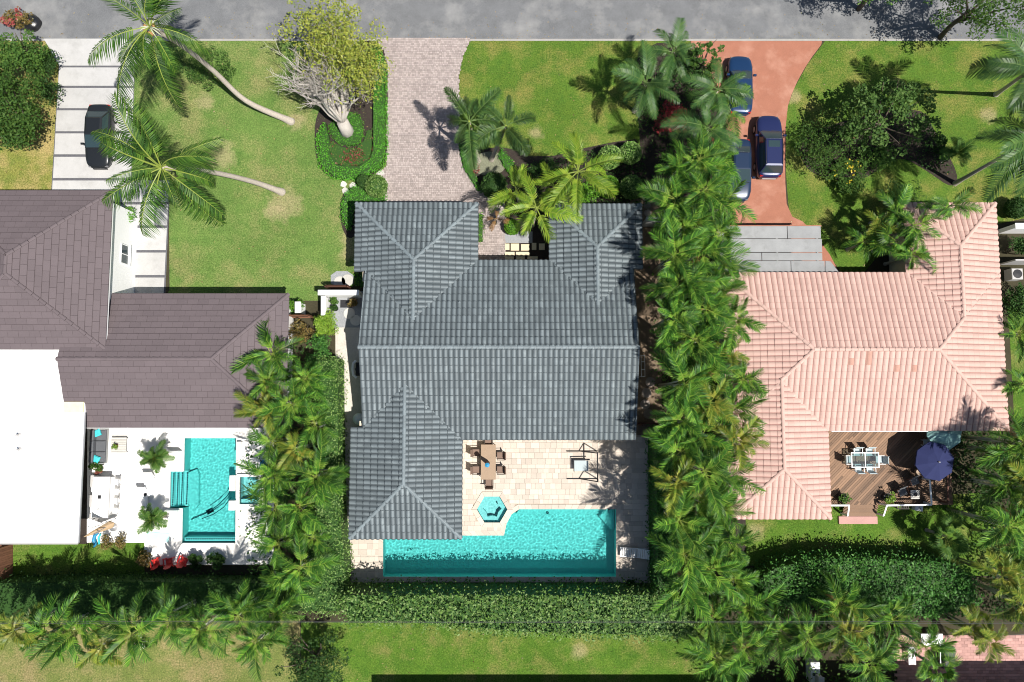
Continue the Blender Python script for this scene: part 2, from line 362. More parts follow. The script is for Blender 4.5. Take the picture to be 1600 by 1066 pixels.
# ------------------------------------------------------------------ leaf clouds
def np_quads(name, V, mats):
    """V: (n,4,3) array of quads"""
    n = len(V); me = bpy.data.meshes.new(name)
    me.vertices.add(4 * n); me.vertices.foreach_set('co', np.asarray(V, dtype=np.float32).ravel())
    me.loops.add(4 * n); me.loops.foreach_set('vertex_index', np.arange(4 * n, dtype=np.int32))
    me.polygons.add(n); me.polygons.foreach_set('loop_start', np.arange(0, 4 * n, 4, dtype=np.int32))
    for m in (mats if isinstance(mats, (list, tuple)) else [mats]): me.materials.append(m)
    me.update(calc_edges=True); return me
def leaf_quads(P, size, up=.7, aspect=.5, fold=.25):
    n = len(P); P = np.asarray(P, float)
    N = RNG.normal(size=(n, 3)); N[:, 2] = np.abs(N[:, 2]) + up; N /= np.linalg.norm(N, axis=1)[:, None]
    T = np.cross(N, RNG.normal(size=(n, 3))); T /= np.linalg.norm(T, axis=1)[:, None] + 1e-9
    B = np.cross(N, T); s = size * RNG.uniform(.65, 1.35, (n, 1))
    q = np.empty((n, 4, 3)); q[:, 0] = P - T * s * .5; q[:, 2] = P + T * s * .5 - N * s * fold * .6
    q[:, 1] = P + B * s * aspect * .5 - N * s * fold * .2; q[:, 3] = P - B * s * aspect * .5 - N * s * fold * .2
    return q
def cloud_points(n, c, r, k=22, clump=.34, flat=0.0, hole=.0):
    """points on small clumps spread over an ellipsoid: uneven outline with gaps"""
    c = np.array(c); r = np.array(r)
    d = RNG.normal(size=(k, 3)); d[:, 2] = d[:, 2] * (1 - flat) + .25; d /= np.linalg.norm(d, axis=1)[:, None]
    rad = RNG.uniform(.35, 1.0, (k, 1)) ** .6
    cc = c + d * rad * r * (1 - clump * .6)
    cr = r.mean() * clump * RNG.uniform(.6, 1.35, k)
    wts = cr ** 2 / (cr ** 2).sum(); w_ = RNG.choice(k, n, p=wts)
    e = RNG.normal(size=(n, 3)); e[:, 2] = np.abs(e[:, 2]) * .9 - .35; e /= np.linalg.norm(e, axis=1)[:, None]
    return cc[w_] + e * (cr[w_] * RNG.uniform(.55, 1.08, n))[:, None] * np.array([1, 1, .75])
def limb_mesh(mb, base, top, r0, r1, bend=.15, n=7):
    base = Vector(base); top = Vector(top); L = (top - base).length; pts = []
    o = Vector((random.uniform(-1, 1), random.uniform(-1, 1), 0)) * L * bend
    for i in range(5):
        t = i / 4; pts.append(base.lerp(top, t) + o * math.sin(math.pi * t))
    mb.tube(pts, [r0 + (r1 - r0) * i / 4 for i in range(5)], n); return pts
def bush(name, label, cat, px, py, rx, ry, z0, z1, mat, n=1500, ls=.13, k=20, clump=.36, group=None, trunk=None, extra=None, up=.7, aspect=.5):
    """a shrub or small tree: crown of leaf clumps on a few stems; rx, ry in metres"""
    zc = (z0 + z1) / 2; x, y = G(px, py, zc); rz = (z1 - z0) / 2
    t = thing(name, label, cat, (x, y, 0), 0, group)
    P = cloud_points(n, (0, 0, zc), (rx, ry, rz), k, clump); P[:, 2] = np.maximum(P[:, 2], .06)
    inst('crown', np_quads('crown', leaf_quads(P, ls, up, aspect), MT[mat]), t)
    mb = MB()
    if trunk:
        limb_mesh(mb, (0, 0, -.1), (0, 0, zc * .7), trunk, trunk * .7, .05)
        for _ in range(7):
            a = random.uniform(0, 6.28); limb_mesh(mb, (0, 0, zc * random.uniform(.4, .7)), (rx * .7 * math.cos(a), ry * .7 * math.sin(a), zc + rz * random.uniform(-.1, .6)), trunk * .5, .02, .1, 5)
        mb.build('trunk', MT['bark_dark'], t, True)
    else:
        for _ in range(6):
            a = random.uniform(0, 6.28); q = random.uniform(.3, .75)
            limb_mesh(mb, (.1 * math.cos(a), .1 * math.sin(a), -.05), (rx * q * math.cos(a), ry * q * math.sin(a), zc + rz * .3), .03, .01, .1, 5)
        mb.build('stem', MT['bark_dark'], t, True)
    if extra:
        em, en, es = extra; P = cloud_points(en, (0, 0, zc + .08), (rx, ry, rz), max(4, k // 3), clump * .8); P[:, 2] = np.maximum(P[:, 2], .1)
        inst('flowers' if 'flower' in em else 'new_leaves', np_quads('flowers', leaf_quads(P, es, 1.2, .8), MT[em]), t)['kind'] = 'stuff'
    return t
def clipped_ball(label, px, py, r, zc, mat='mid_leaf', n=1500, group='clipped round shrubs by the front walk', ls=.13):
    x, y = G(px, py, zc); t = thing('round_shrub', label, 'shrub', (x, y, 0), 0, group)
    d = RNG.normal(size=(n, 3)); d /= np.linalg.norm(d, axis=1)[:, None]
    P = d * r * RNG.uniform(.86, 1.05, (n, 1)) * np.array([1, 1, .95]) + np.array([0, 0, zc]); P[:, 2] = np.maximum(P[:, 2], .05)
    inst('crown', np_quads('crown', leaf_quads(P, ls, .3), MT[mat]), t)
    mb = MB(); mb.lathe((0, 0, zc), [(r * .5, -r * .8), (r * .86, -r * .3), (r * .88, 0), (r * .7, r * .5), (r * .3, r * .78)], 14); mb.build('inner_twigs', MT['dark_leaf'], t, True)
    mb = MB(); mb.tube([(0, 0, -.05), (.02, 0, zc - r * .5)], [.06, .05], 6); mb.build('stem', MT['bark_dark'], t)
    return t
def area_points(poly, n, z0, z1, jag=.0):
    xs = [p[0] for p in poly]; ys = [p[1] for p in poly]; out = []
    while len(out) < n:
        p = (random.uniform(min(xs), max(xs)), random.uniform(min(ys), max(ys)))
        if inside(p, poly): out.append((p[0], p[1], 0))
    P = np.array(out)
    bumpy = np.array([mnoise.noise((p[0] * .9, p[1] * .9, z1)) + .6 * mnoise.noise((p[0] * 2.7, p[1] * 2.7, z1)) for p in out])
    P[:, 2] = z1 + bumpy * jag - np.abs(RNG.normal(size=n)) * .12 * max(.4, z1 - z0)
    P[:, 2] = np.maximum(P[:, 2], z0 + .03); P[:, :2] += RNG.normal(size=(n, 2)) * .06
    return P
def hedge(name, label, cat, poly_px, z1, mat, dens=110, ls=.12, jag=.12, side=70, kind=None, group=None, body=True, mats2=None, up=.6):
    """a hedge: leaf clouds over the top and down the sides of a twiggy body"""
    poly = GP(poly_px, z1 * .9); n = len(poly)
    cx = sum(p[0] for p in poly) / n; cy = sum(p[1] for p in poly) / n
    t = thing(name, label, cat, (cx, cy, 0), 0, group)
    if kind: t['kind'] = kind
    loc = [(p[0] - cx, p[1] - cy) for p in poly]
    ar = abs(sum(loc[i][0] * loc[(i + 1) % n][1] - loc[(i + 1) % n][0] * loc[i][1] for i in range(n))) / 2
    P = [area_points(loc, int(ar * dens), 0, z1, jag)]
    for i in range(n):
        a, b = loc[i], loc[(i + 1) % n]; L = math.dist(a, b); m = int(L * z1 * side)
        if m:
            u = RNG.uniform(0, 1, (m, 1)); q = np.array(a) * (1 - u) + np.array(b) * u + RNG.normal(size=(m, 2)) * (.05 + jag * .4)
            P.append(np.concatenate([q, RNG.uniform(.03, z1, (m, 1))], 1))
    P = np.concatenate(P)
    fol = inst('foliage', np_quads('foliage', leaf_quads(P, ls, up), MT[mat]), t)
    if mats2:
        Q = area_points(loc, int(ar * mats2[1]), 0, z1 + .05, jag); inst('flowers' if 'flower' in mats2[0] else 'new_leaves', np_quads('flowers', leaf_quads(Q, mats2[2], 1.0, .7), MT[mats2[0]]), t)['kind'] = 'stuff'
    if body and z1 > .25:
        mb = MB(); k = .93
        inn = [(p[0] * k if abs(p[0]) < 3 else p[0] - .12 * (1 if p[0] > 0 else -1), p[1] * k if abs(p[1]) < 3 else p[1] - .12 * (1 if p[1] > 0 else -1)) for p in loc]
        mb.prism(inn, -.05, z1 * .84 - jag * .5); mb.build('inner_twigs', MT['dark_leaf'], t)
    return t

# ------------------------------------------------------------------ pools (outlines at the water)
POOL = GP([(598, 836), (787, 836), (791, 818), (799, 803), (811, 795), (963, 795), (963, 902), (598, 902)])
SPA_C = G(769, 796); SPA_R = 1.12
SPA = [(SPA_C[0] + SPA_R * math.cos(R(a)), SPA_C[1] + SPA_R * .97 * math.sin(R(a))) for a in (0, 60, 120, 180, 240, 300)]
LPOOL = GP([(288, 684), (370, 684), (369, 849), (284, 849), (285, 795), (265, 795), (266, 736), (287, 736)])
LSPA = GP([(376, 744), (407, 744), (407, 788), (375.5, 788)])
def grow(poly, d):
    n = len(poly); a = sum(poly[i][0] * poly[(i + 1) % n][1] - poly[(i + 1) % n][0] * poly[i][1] for i in range(n)); sg = 1 if a > 0 else -1; out = []
    for i in range(n):
        p0, p1, p2 = Vector(poly[i - 1]), Vector(poly[i]), Vector(poly[(i + 1) % n])
        e1 = (p1 - p0).normalized(); e2 = (p2 - p1).normalized()
        n1 = Vector((e1.y, -e1.x)) * sg; n2 = Vector((e2.y, -e2.x)) * sg
        m = (n1 + n2); m = m / max(.35, m.dot(n1)); out.append(tuple(p1 + m * d))
    return out
HOLES = [grow(q, .07) for q in (POOL, SPA, LPOOL, LSPA)]
BIG = [(-170, -170), (170, -170), (170, 170), (-170, 170)]
sheet('ground', BIG, 0.0, MT['soil'], holes=HOLES)
# ------------------------------------------------------------------ road
ry0 = G(800, 61)[1]
sheet('road', [(-170, ry0), (170, ry0), (170, ry0 + 7.2), (-170, ry0 + 7.2)], .016, MT['asphalt'])
mb = MB(); mb.box(-170, ry0 - .16, -.02, 170, ry0 - .003, .022); o = mb.build('road_edging', MT['edging']); o['kind'] = 'structure'
sheet('grass_verge', [(-170, ry0 + 7.21), (170, ry0 + 7.21), (170, ry0 + 30), (-170, ry0 + 30)], .012, MT['lawn_dry'])
# ------------------------------------------------------------------ lawns
LAWNS = {}
def lawn(name, pts, mat, z=.008, sm=0):
    p = GP(pts)
    if sm: p = smooth_poly(p, sm)
    LAWNS[name] = (p, mat); return sheet(name, p, z, MT[mat])
lawn('dry_side_lawn', [(-60, 63), (70, 63), (92, 104), (82, 300), (78, 320), (-60, 320)], 'lawn_dry')
lawn('neighbour_front_lawn', [(240, 63), (600, 63), (604, 180), (604, 290), (603, 330), (560, 350), (560, 440), (528, 470), (448, 470), (445, 500), (240, 500), (265, 452), (264, 298), (206, 298), (209, 104)], 'lawn_left')
lawn('front_lawn', [(735, 63), (1078, 63), (1090, 130), (1030, 300), (960, 345), (790, 330), (745, 292), (722, 258), (716, 225), (716, 120), (722, 86)], 'lawn_mid')
lawn('corner_lawn', [(1290, 63), (1580, 63), (1640, 160), (1700, 320), (1560, 350), (1430, 330), (1330, 450), (1290, 390), (1234, 345), (1228, 270), (1228, 175), (1240, 140), (1262, 100)], 'lawn_mid')
lawn('rear_lawn', [(1120, 800), (1530, 770), (1640, 900), (1400, 900), (1120, 880)], 'lawn_back')
lawn('back_lawn', [(470, 972), (1130, 972), (1180, 1110), (470, 1110)], 'lawn_back')
lawn('dry_back_lawn', [(-80, 965), (469, 965), (469, 1110), (-80, 1110)], 'lawn_dry_back')
lawn('small_side_lawn', [(18, 838), (226, 838), (226, 905), (18, 905)], 'lawn_back')
lawn('east_strip_lawn', [(1575, 480), (1700, 480), (1700, 660), (1585, 660)], 'lawn_back')
# grass blades: tiny upright leaves over every visible lawn
blades = {'lawn_left': 26, 'lawn_dry': 22, 'lawn_dry_back': 24, 'lawn_mid': 26, 'lawn_back': 26}
MT['blade_lawn_left'] = leaf('blade_left', [(.07, .17, .03), (.13, .22, .04), (.2, .25, .07)], .3); MT['blade_lawn_dry'] = leaf('blade_dry', [(.12, .16, .04), (.22, .2, .07), (.3, .25, .11)], .3)
MT['blade_lawn_dry_back'] = leaf('blade_dry_back', [(.09, .14, .035), (.17, .18, .06), (.24, .21, .09)], .3); MT['blade_lawn_mid'] = leaf('blade_mid', [(.05, .12, .016), (.10, .155, .022), (.19, .17, .04)], .3); MT['blade_lawn_back'] = leaf('blade_back', [(.05, .13, .018), (.09, .17, .022), (.17, .18, .05)], .3)
gt = {}
for nm, (p, m) in LAWNS.items():
    xs = [q[0] for q in p]; ys = [q[1] for q in p]; ar = (max(xs) - min(xs)) * (max(ys) - min(ys)); k = int(ar * blades[m])
    C = np.stack([RNG.uniform(min(xs), max(xs), k), RNG.uniform(min(ys), max(ys), k), np.full(k, .03)], 1)
    gt.setdefault(m, []).append(C[[inside(c, p) for c in C]])
for m, L in gt.items():
    P = np.concatenate(L); tag(inst('grass', np_quads('grass', leaf_quads(P, .085, .5, .22), MT['blade_' + m])), 'short grass blades growing across the lawns', 'grass', kind='stuff')
# ------------------------------------------------------------------ neighbour's slab driveway
drive = sheet('slab_driveway', GP([(68, 60), (240, 60), (211, 104), (206, 280), (266, 284), (258, 470), (60, 470), (80, 300), (92, 104)]), .010, MT['joint'])
def slab(pts):
    mb = MB(); mb.prism(GP(pts), 0, .045); mb.build('slab', MT['concrete'], drive)
slab([(69, 61), (239, 61), (211, 103), (93, 103)])
rows = [(106, 134.5), (138, 169.5), (173, 205.5), (209, 241.5), (245.5, 278.5)]
for a, b in rows:
    slab([(93 - (a - 104) * .055, a), (210 - (a - 104) * .028, a), (210 - (b - 104) * .028, b), (93 - (b - 104) * .055, b)])
for a, b in [(282.5, 316), (320, 352.5), (356.5, 391), (395, 430), (434, 466)]:
    slab([(83 - (a - 280) * .05, a), (265 - (a - 280) * .05, a), (265 - (b - 280) * .05, b), (83 - (b - 280) * .05, b)])
# ------------------------------------------------------------------ paver driveway of the grey house
DRV = GP([(588, 61), (736, 61), (724, 84), (717, 118), (717, 226), (723, 256), (744, 288), (790, 318), (790, 408), (745, 408), (745, 340), (598, 340), (600, 285), (585, 274), (604, 262), (606, 105), (600, 82)])
drv = sheet('paver_driveway', DRV, .012, MT['paver_bed'])
mb = MB(); xs = [p[0] for p in DRV]; ys = [p[1] for p in DRV]; y = min(ys); row = 0
while y < max(ys):
    x = min(xs) - random.random() * .2
    while x < max(xs):
        wd = random.choice((.14, .18, .22))
        if inside((x + wd / 2, y + .06), DRV):
            z = .05 + random.uniform(-.004, .004); mb.box(x + .007, y + .007, 0, x + wd - .007, y + .128, z)
        x += wd
    y += .135; row += 1
o = mb.build('pavers', MT['paver'], drv); o['kind'] = 'stuff'
# ------------------------------------------------------------------ red concrete driveway
RD = smooth_poly(GP([(1080, 61), (1100, 61), (1270, 61), (1290, 61), (1262, 98), (1240, 138), (1228, 175), (1226, 270), (1230, 335), (1262, 350), (1308, 414), (1312, 445), (1130, 445), (1130, 200), (1108, 120), (1079, 70)]), 1)
sheet('red_driveway', RD, .014, MT['red_conc'])
# ------------------------------------------------------------------ planting beds, gravel and paths
sheet('island_bed', smooth_poly(GP([(560, 63), (600, 63), (606, 110), (606, 240), (596, 268), (560, 282), (520, 281), (497, 262), (491, 225), (493, 180), (515, 150), (545, 110)]), 2), .02, MT['mulch'])
sheet('garage_bed', smooth_poly(GP([(555, 283), (606, 280), (606, 330), (560, 332), (556, 372), (540, 372), (530, 340), (533, 305)]), 2), .02, MT['mulch'])
sheet('entry_bed', smooth_poly(GP([(716, 205), (745, 235), (790, 228), (840, 250), (940, 225), (1010, 215), (1015, 330), (905, 420), (790, 420), (786, 345), (742, 296), (718, 255)]), 1), .02, MT['mulch'])
sheet('pebble_bed', smooth_poly(GP([(738, 246), (760, 236), (786, 240), (792, 268), (760, 276), (738, 268)]), 2), .035, MT['pebble'])
sheet('entry_gravel', GP([(785, 362), (832, 362), (832, 400), (778, 400)]), .035, MT['grey_gravel'])
sheet('drive_side_bed', smooth_poly(GP([(985, 90), (1040, 60), (1100, 90), (1140, 190), (1150, 445), (1020, 445), (1000, 300), (1000, 200)]), 1), .018, MT['mulch'])
sheet('corner_bed', smooth_poly(GP([(1243, 215), (1330, 185), (1440, 165), (1460, 205), (1500, 275), (1488, 296), (1450, 268), (1400, 240), (1350, 285), (1290, 280), (1255, 262)]), 2), .02, MT['mulch'])
sheet('white_gravel_path', GP([(524, 510), (575, 510), (575, 842), (527, 842)]), .02, MT['white_gravel'])
sheet('grey_gravel_bed', GP([(510, 455), (575, 455), (575, 512), (520, 512)]), .022, MT['grey_gravel'])
sheet('gate_gravel', smooth_poly(GP([(517, 424), (552, 424), (553, 449), (517, 449)]), 1), .026, MT['grey_gravel'])
sheet('side_gravel_path', GP([(985, 300), (1032, 300), (1034, 690), (980, 690)]), .022, MT['brown_gravel'])
sheet('mulch_strip', GP([(100, 660), (146, 660), (138, 850), (100, 850)]), .015, MT['mulch'])
sheet('pine_mulch_bed', GP([(1130, 640), (1165, 640), (1165, 900), (1130, 900)]), .02, MT['mulch'])
def disc(label, px, py, r, mat='stone', group='round stepping stones along the side path', z=.06):
    x, y = G(px, py); mb = MB(); mb.lathe((0, 0, 0), [(r, -.02), (r, z - .015), (r - .02, z)], 20)
    o = mb.build('stepping_stone', MT[mat]); o.location = (x, y, 0); return tag(o, label, 'stepping stone', group)
g1 = 'pale stepping stones by the white garden gate'
disc('pale round stepping stone outside the gate, nearer the lawn', 531, 441, .44, group=g1)
disc('pale round stepping stone on grey gravel outside the gate, nearer the grey roof', 543, 438, .44, group=g1)
disc('single pale round stepping stone on grey gravel inside the white wall', 546, 490, .42, group=g1)
disc('shaded stepping stone in the side yard under the grey eave', 556, 501, .4, group=g1)
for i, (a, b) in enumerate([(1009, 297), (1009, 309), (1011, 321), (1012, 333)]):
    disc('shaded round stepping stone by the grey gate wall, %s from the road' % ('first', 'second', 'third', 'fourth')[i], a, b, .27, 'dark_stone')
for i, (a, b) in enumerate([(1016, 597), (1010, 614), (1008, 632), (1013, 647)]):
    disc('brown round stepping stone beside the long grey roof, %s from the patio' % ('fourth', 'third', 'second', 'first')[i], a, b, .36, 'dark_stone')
# flat stones of the lawn path beside the island bed
g2 = 'irregular flat stones between lawn and driveway'
for i, (a, b, nm) in enumerate([(537, 288, 'nearest the coconut palm'), (540, 299, 'touching the crescent bed'), (552, 291, 'below the island bed'), (596, 272, 'beside the paver driveway'), (600, 283, 'next to the clipped dark bush')]):
    x, y = G(a, b); mb = MB(); mb.prism([(x + random.uniform(.2, .33) * math.cos(q * .9), y + random.uniform(.2, .33) * math.sin(q * .9)) for q in range(7)], 0, .05)
    tag(mb.build('flat_stone', MT['stone']), 'irregular pale flat stone ' + nm, 'stone', g2)
# square entry slabs by the front door
MT['sand'] = M('sand_slab', (.60, .52, .36), .85, .1, 2, .12, 22)
es = sheet('entry_paving', GP([(782, 380), (858, 380), (858, 408), (782, 408)]), .04, MT['mulch'])
for a, b, c, d in [(789, 381, 796, 391), (798, 381, 811, 392), (814, 382, 827, 392), (789, 394, 804, 400), (806, 394, 828, 400), (831, 380, 838, 391), (842, 381, 851, 391), (789, 401, 803, 408), (806, 401, 820, 408), (824, 401, 840, 408)]:
    p, q = G(a, d), G(c, b); mb = MB(); mb.bbox(p[0], p[1], .03, q[0], q[1], .085, .012); mb.build('slab', MT['sand'], es)
# ------------------------------------------------------------------ pools
def basin(name, poly, depth, parent=None, floor='plaster_pool', cop=.3, copmat='travertine', zt=.06, wz=-.09, wmat='water', label=None, group=None):
    cx = sum(p[0] for p in poly) / len(poly); cy = sum(p[1] for p in poly) / len(poly)
    t = thing(name, label, 'pool' if 'pool' in name else 'hot tub', (cx, cy, 0), 0, group)
    L = [(p[0] - cx, p[1] - cy) for p in poly]; n = len(L)
    a = sum(L[i][0] * L[(i + 1) % n][1] - L[(i + 1) % n][0] * L[i][1] for i in range(n))
    if a < 0: L = L[::-1]
    mb = MB(); vs = [(p[0], p[1], -depth) for p in L] + [(p[0], p[1], -.24) for p in L]
    mb.add(vs, [(i, n + i, n + (i + 1) % n, (i + 1) % n) for i in range(n)])
    mb.build('basin_wall', MT[floor], t)
    mb = MB(); mb.prism(grow(L, .02), -depth - .05, -depth + .002); mb.build('basin_floor', MT[floor], t)
    mb = MB(); vs = [(p[0], p[1], -.24) for p in L] + [(p[0], p[1], zt - .05) for p in L]
    mb.add(vs, [(i, n + i, n + (i + 1) % n, (i + 1) % n) for i in range(n)]); mb.build('waterline_tile', MT['pool_tile'], t)
    gp_ = grow(L, .05); bx = [min(p[0] for p in gp_), max(p[0] for p in gp_), min(p[1] for p in gp_), max(p[1] for p in gp_)]
    nx = int((bx[1] - bx[0]) / .05) + 1; ny = int((bx[3] - bx[2]) / .05) + 1; keep = {}; vs = []; fs = []
    def vid(i, j):
        if (i, j) not in keep:
            X = bx[0] + (bx[1] - bx[0]) * i / nx; Y = bx[2] + (bx[3] - bx[2]) * j / ny; wx, wy = X + cx, Y + cy
            z = mnoise.noise((wx * 2.9 + wy * .7, wy * 3.6, .3)) * .0065 + mnoise.noise((wx * 6.1, wy * 6.8 - wx, 4.1)) * .0045 + mnoise.noise((wx * .6, wy * .8, 9.)) * .006
            keep[i, j] = len(vs); vs.append((X, Y, wz + z))
        return keep[i, j]
    for i in range(nx):
        for j in range(ny):
            if inside((bx[0] + (bx[1] - bx[0]) * (i + .5) / nx, bx[2] + (bx[3] - bx[2]) * (j + .5) / ny), gp_): fs.append((vid(i, j), vid(i + 1, j), vid(i + 1, j + 1), vid(i, j + 1)))
    o = link(bpy.data.objects.new('water', raw_mesh('water', vs, fs, MT[wmat], None, True)), t); o.cycles.is_caustics_caster = True
    for c_ in t.children:
        if c_.name.startswith('basin'): c_.cycles.is_caustics_receiver = True
    if cop:
        O = grow(L, cop); I = grow(L, -.03); mb = MB()
        for i in range(n):
            j = (i + 1) % n; A, B, C, D = Vector(I[i]), Vector(I[j]), Vector(O[j]), Vector(O[i]); k = max(1, int((B - A).length / .45))
            for s in range(k):
                u0, u1 = (s + .012) / k, (s + 1 - .012) / k; z = zt + random.uniform(-.003, .003)
                mb.prism([tuple(A.lerp(B, u0)), tuple(A.lerp(B, u1)), tuple(D.lerp(C, u1)), tuple(D.lerp(C, u0))], -.03, z)
        o = mb.build('coping', MT[copmat], t); o['kind'] = 'stuff'
    return t, L, (cx, cy)
pool, PL, PC = basin('swimming_pool', POOL, 1.45, label='large turquoise swimming pool with cut corner beside the grey tiled house')
def lbox(t, C, pts, z0, z1, name, mat):
    mb = MB(); mb.prism([(p[0] - C[0], p[1] - C[1]) for p in GP(pts)], z0, z1); o = mb.build(name, MT[mat], t); o.cycles.is_caustics_receiver = True; return o
lbox(pool, PC, [(813, 796), (951, 796), (951, 805), (806, 805)], -1.42, -.62, 'step', 'plaster_pool')
lbox(pool, PC, [(935, 806), (962, 796), (962, 830), (956, 830)], -1.42, -.75, 'step', 'plaster_pool')
x, y = G(856, 803); mb = MB(); mb.lathe((x - PC[0], y - PC[1], -.61), [(.10, 0), (.10, .06), (.04, .1)], 12); mb.build('return_fitting', MT['metal'], pool)
spa, SL, SCc = basin('hot_tub', SPA, .95, floor='plaster_pale', zt=.10, wz=-.02, wmat='water_pale', label='small hexagonal turquoise hot tub beside the swimming pool')
sI = [(p[0] * .60, p[1] * .60) for p in SL]
mb = MB()
for i in range(6):
    j = (i + 1) % 6; e = .97
    mb.prism([(SL[i][0] * e, SL[i][1] * e), (SL[j][0] * e, SL[j][1] * e), sI[j], ((sI[i][0] + sI[j][0]) * .5 * .86, (sI[i][1] + sI[j][1]) * .5 * .86), sI[i]], -.93, -.38)
mb.build('bench', MT['plaster_pale'], spa).cycles.is_caustics_receiver = True
lpool, LPL, LPC = basin('narrow_pool', LPOOL, 1.4, cop=.14, copmat='white_deck', wz=-.08, label='narrow turquoise pool on the white deck behind the brown roof')
for i, (a, b) in enumerate([(266, 270.5), (271, 275.5), (276, 280.5), (281, 287)]):
    lbox(lpool, LPC, [(a, 737), (b, 737), (b, 793), (a - .5, 793)], -1.38, -.22 - .24 * i, 'step', 'plaster_pale')
    mb = MB(); p0 = G(b - .6, 739); p1 = G(b - .6, 791)
    for k in range(14):
        q = p0[1] + (p1[1] - p0[1]) * (k + .5) / 14; mb.cbox((p0[0] - LPC[0], q - LPC[1], -.215 - .24 * i), (.09, .13, .012))
    o = mb.build('step_tile', MT['dot_tile'], lpool); o['kind'] = 'stuff'
lbox(lpool, LPC, [(287, 740), (300, 735), (303, 742), (303, 790), (298, 797), (287, 790)], -1.38, -1.0, 'step', 'plaster_pool')
lbox(lpool, LPC, [(286, 841), (368, 841), (369, 847), (286, 847)], -1.38, -.28, 'bench', 'plaster_pale')
mb = MB(); a, b = G(288, 842), G(367, 842)
for k in range(22): mb.cbox((a[0] + (b[0] - a[0]) * (k + .5) / 22 - LPC[0], a[1] - LPC[1] - .05, -.275), (.11, .09, .012))
o = mb.build('bench_tile', MT['dot_tile'], lpool); o['kind'] = 'stuff'
lbox(lpool, LPC, [(363, 705), (371, 700), (371, 735), (363, 735)], -1.38, -.5, 'bench', 'plaster_pool')
lspa, LS, LSC = basin('square_hot_tub', LSPA, .9, cop=.16, copmat='white_deck', floor='plaster_pale', zt=.30, wz=.16, wmat='water_pale', label='square raised hot tub joined to the narrow pool under palm fronds')
lspa['category'] = 'hot tub'
lbox(lspa, LSC, [(377, 780), (406, 780), (406, 787), (377, 787)], -.88, -.05, 'bench', 'plaster_pale')
# pool decks
PAT = GP([(548, 820), (548, 930), (1018, 928), (1014, 680), (700, 680), (700, 820)])
patio = sheet('pool_patio', PAT, .026, MT['trav_bed'], holes=[grow(POOL, .02), grow(SPA, .02)])
gp = grow(POOL, .24); gs = grow(SPA, .24); cand = []
xs = [p[0] for p in PAT]; ys = [p[1] for p in PAT]; y = min(ys)
while y < max(ys):
    hgt = random.choice((.31, .41, .41)); x = min(xs) - random.random() * .3
    while x < max(xs):
        wd = random.choice((.31, .41, .41, .61)); parts = [(y, y + hgt)]
        for ya, yb in parts:
            c = (x + wd / 2, (ya + yb) / 2)
            if inside(c, PAT) and not inside(c, gp) and not inside(c, gs): cand.append((x, ya, x + wd, yb))
        x += wd
    y += hgt
def stock(cand, name, mat, parent, z, key, lim=300, stuffname=None):
    """the first `lim` pieces as objects of shared meshes, the rest joined"""
    cand.sort(key=key); cache = {}; mb = MB()
    for i, (x0, y0, x1, y1) in enumerate(cand):
        zz = z + random.uniform(-.003, .003)
        if i < lim:
            kx = (round(x1 - x0, 3), round(y1 - y0, 3))
            if kx not in cache:
                b = MB(); b.bbox(.004, .004, -.03, kx[0] - .004, kx[1] - .004, 0, .006); cache[kx] = b.mesh(name, MT[mat])
            inst(name, cache[kx], parent, Matrix.Translation((x0, y0, zz)))
        else: mb.box(x0 + .004, y0 + .004, 0, x1 - .004, y1 - .004, zz)
    if mb.v: o = mb.build(stuffname or name + 's', MT[mat], parent); o['kind'] = 'stuff'
pc0 = G(850, 745)
stock(cand, 'paver', 'travertine', patio, .05, lambda c: math.dist((c[0], c[1]), pc0))
WD = GP([(137, 664), (428, 664), (428, 882), (226, 883), (226, 848), (136, 848)])
sheet('white_pool_deck', WD, .03, MT['white_deck'], holes=[grow(LPOOL, .02), grow(LSPA, .02)])
# brick patio at the back
bp = sheet('brick_patio', GP([(1402, 996), (1660, 990), (1660, 1110), (1402, 1110)]), .02, MT['paver_bed'])
A, B = G(1404, 1108), G(1650, 996); cand = []; y = A[1]; r = 0
while y < B[1]:
    x = A[0] - (r % 2) * .2
    while x < B[0]: cand.append((x, y, x + .4, y + .2)); x += .4
    y += .2; r += 1
pc1 = G(1550, 1010); stock(cand, 'brick', 'brick_patio', bp, .05, lambda c: math.dist((c[0], c[1]), pc1))
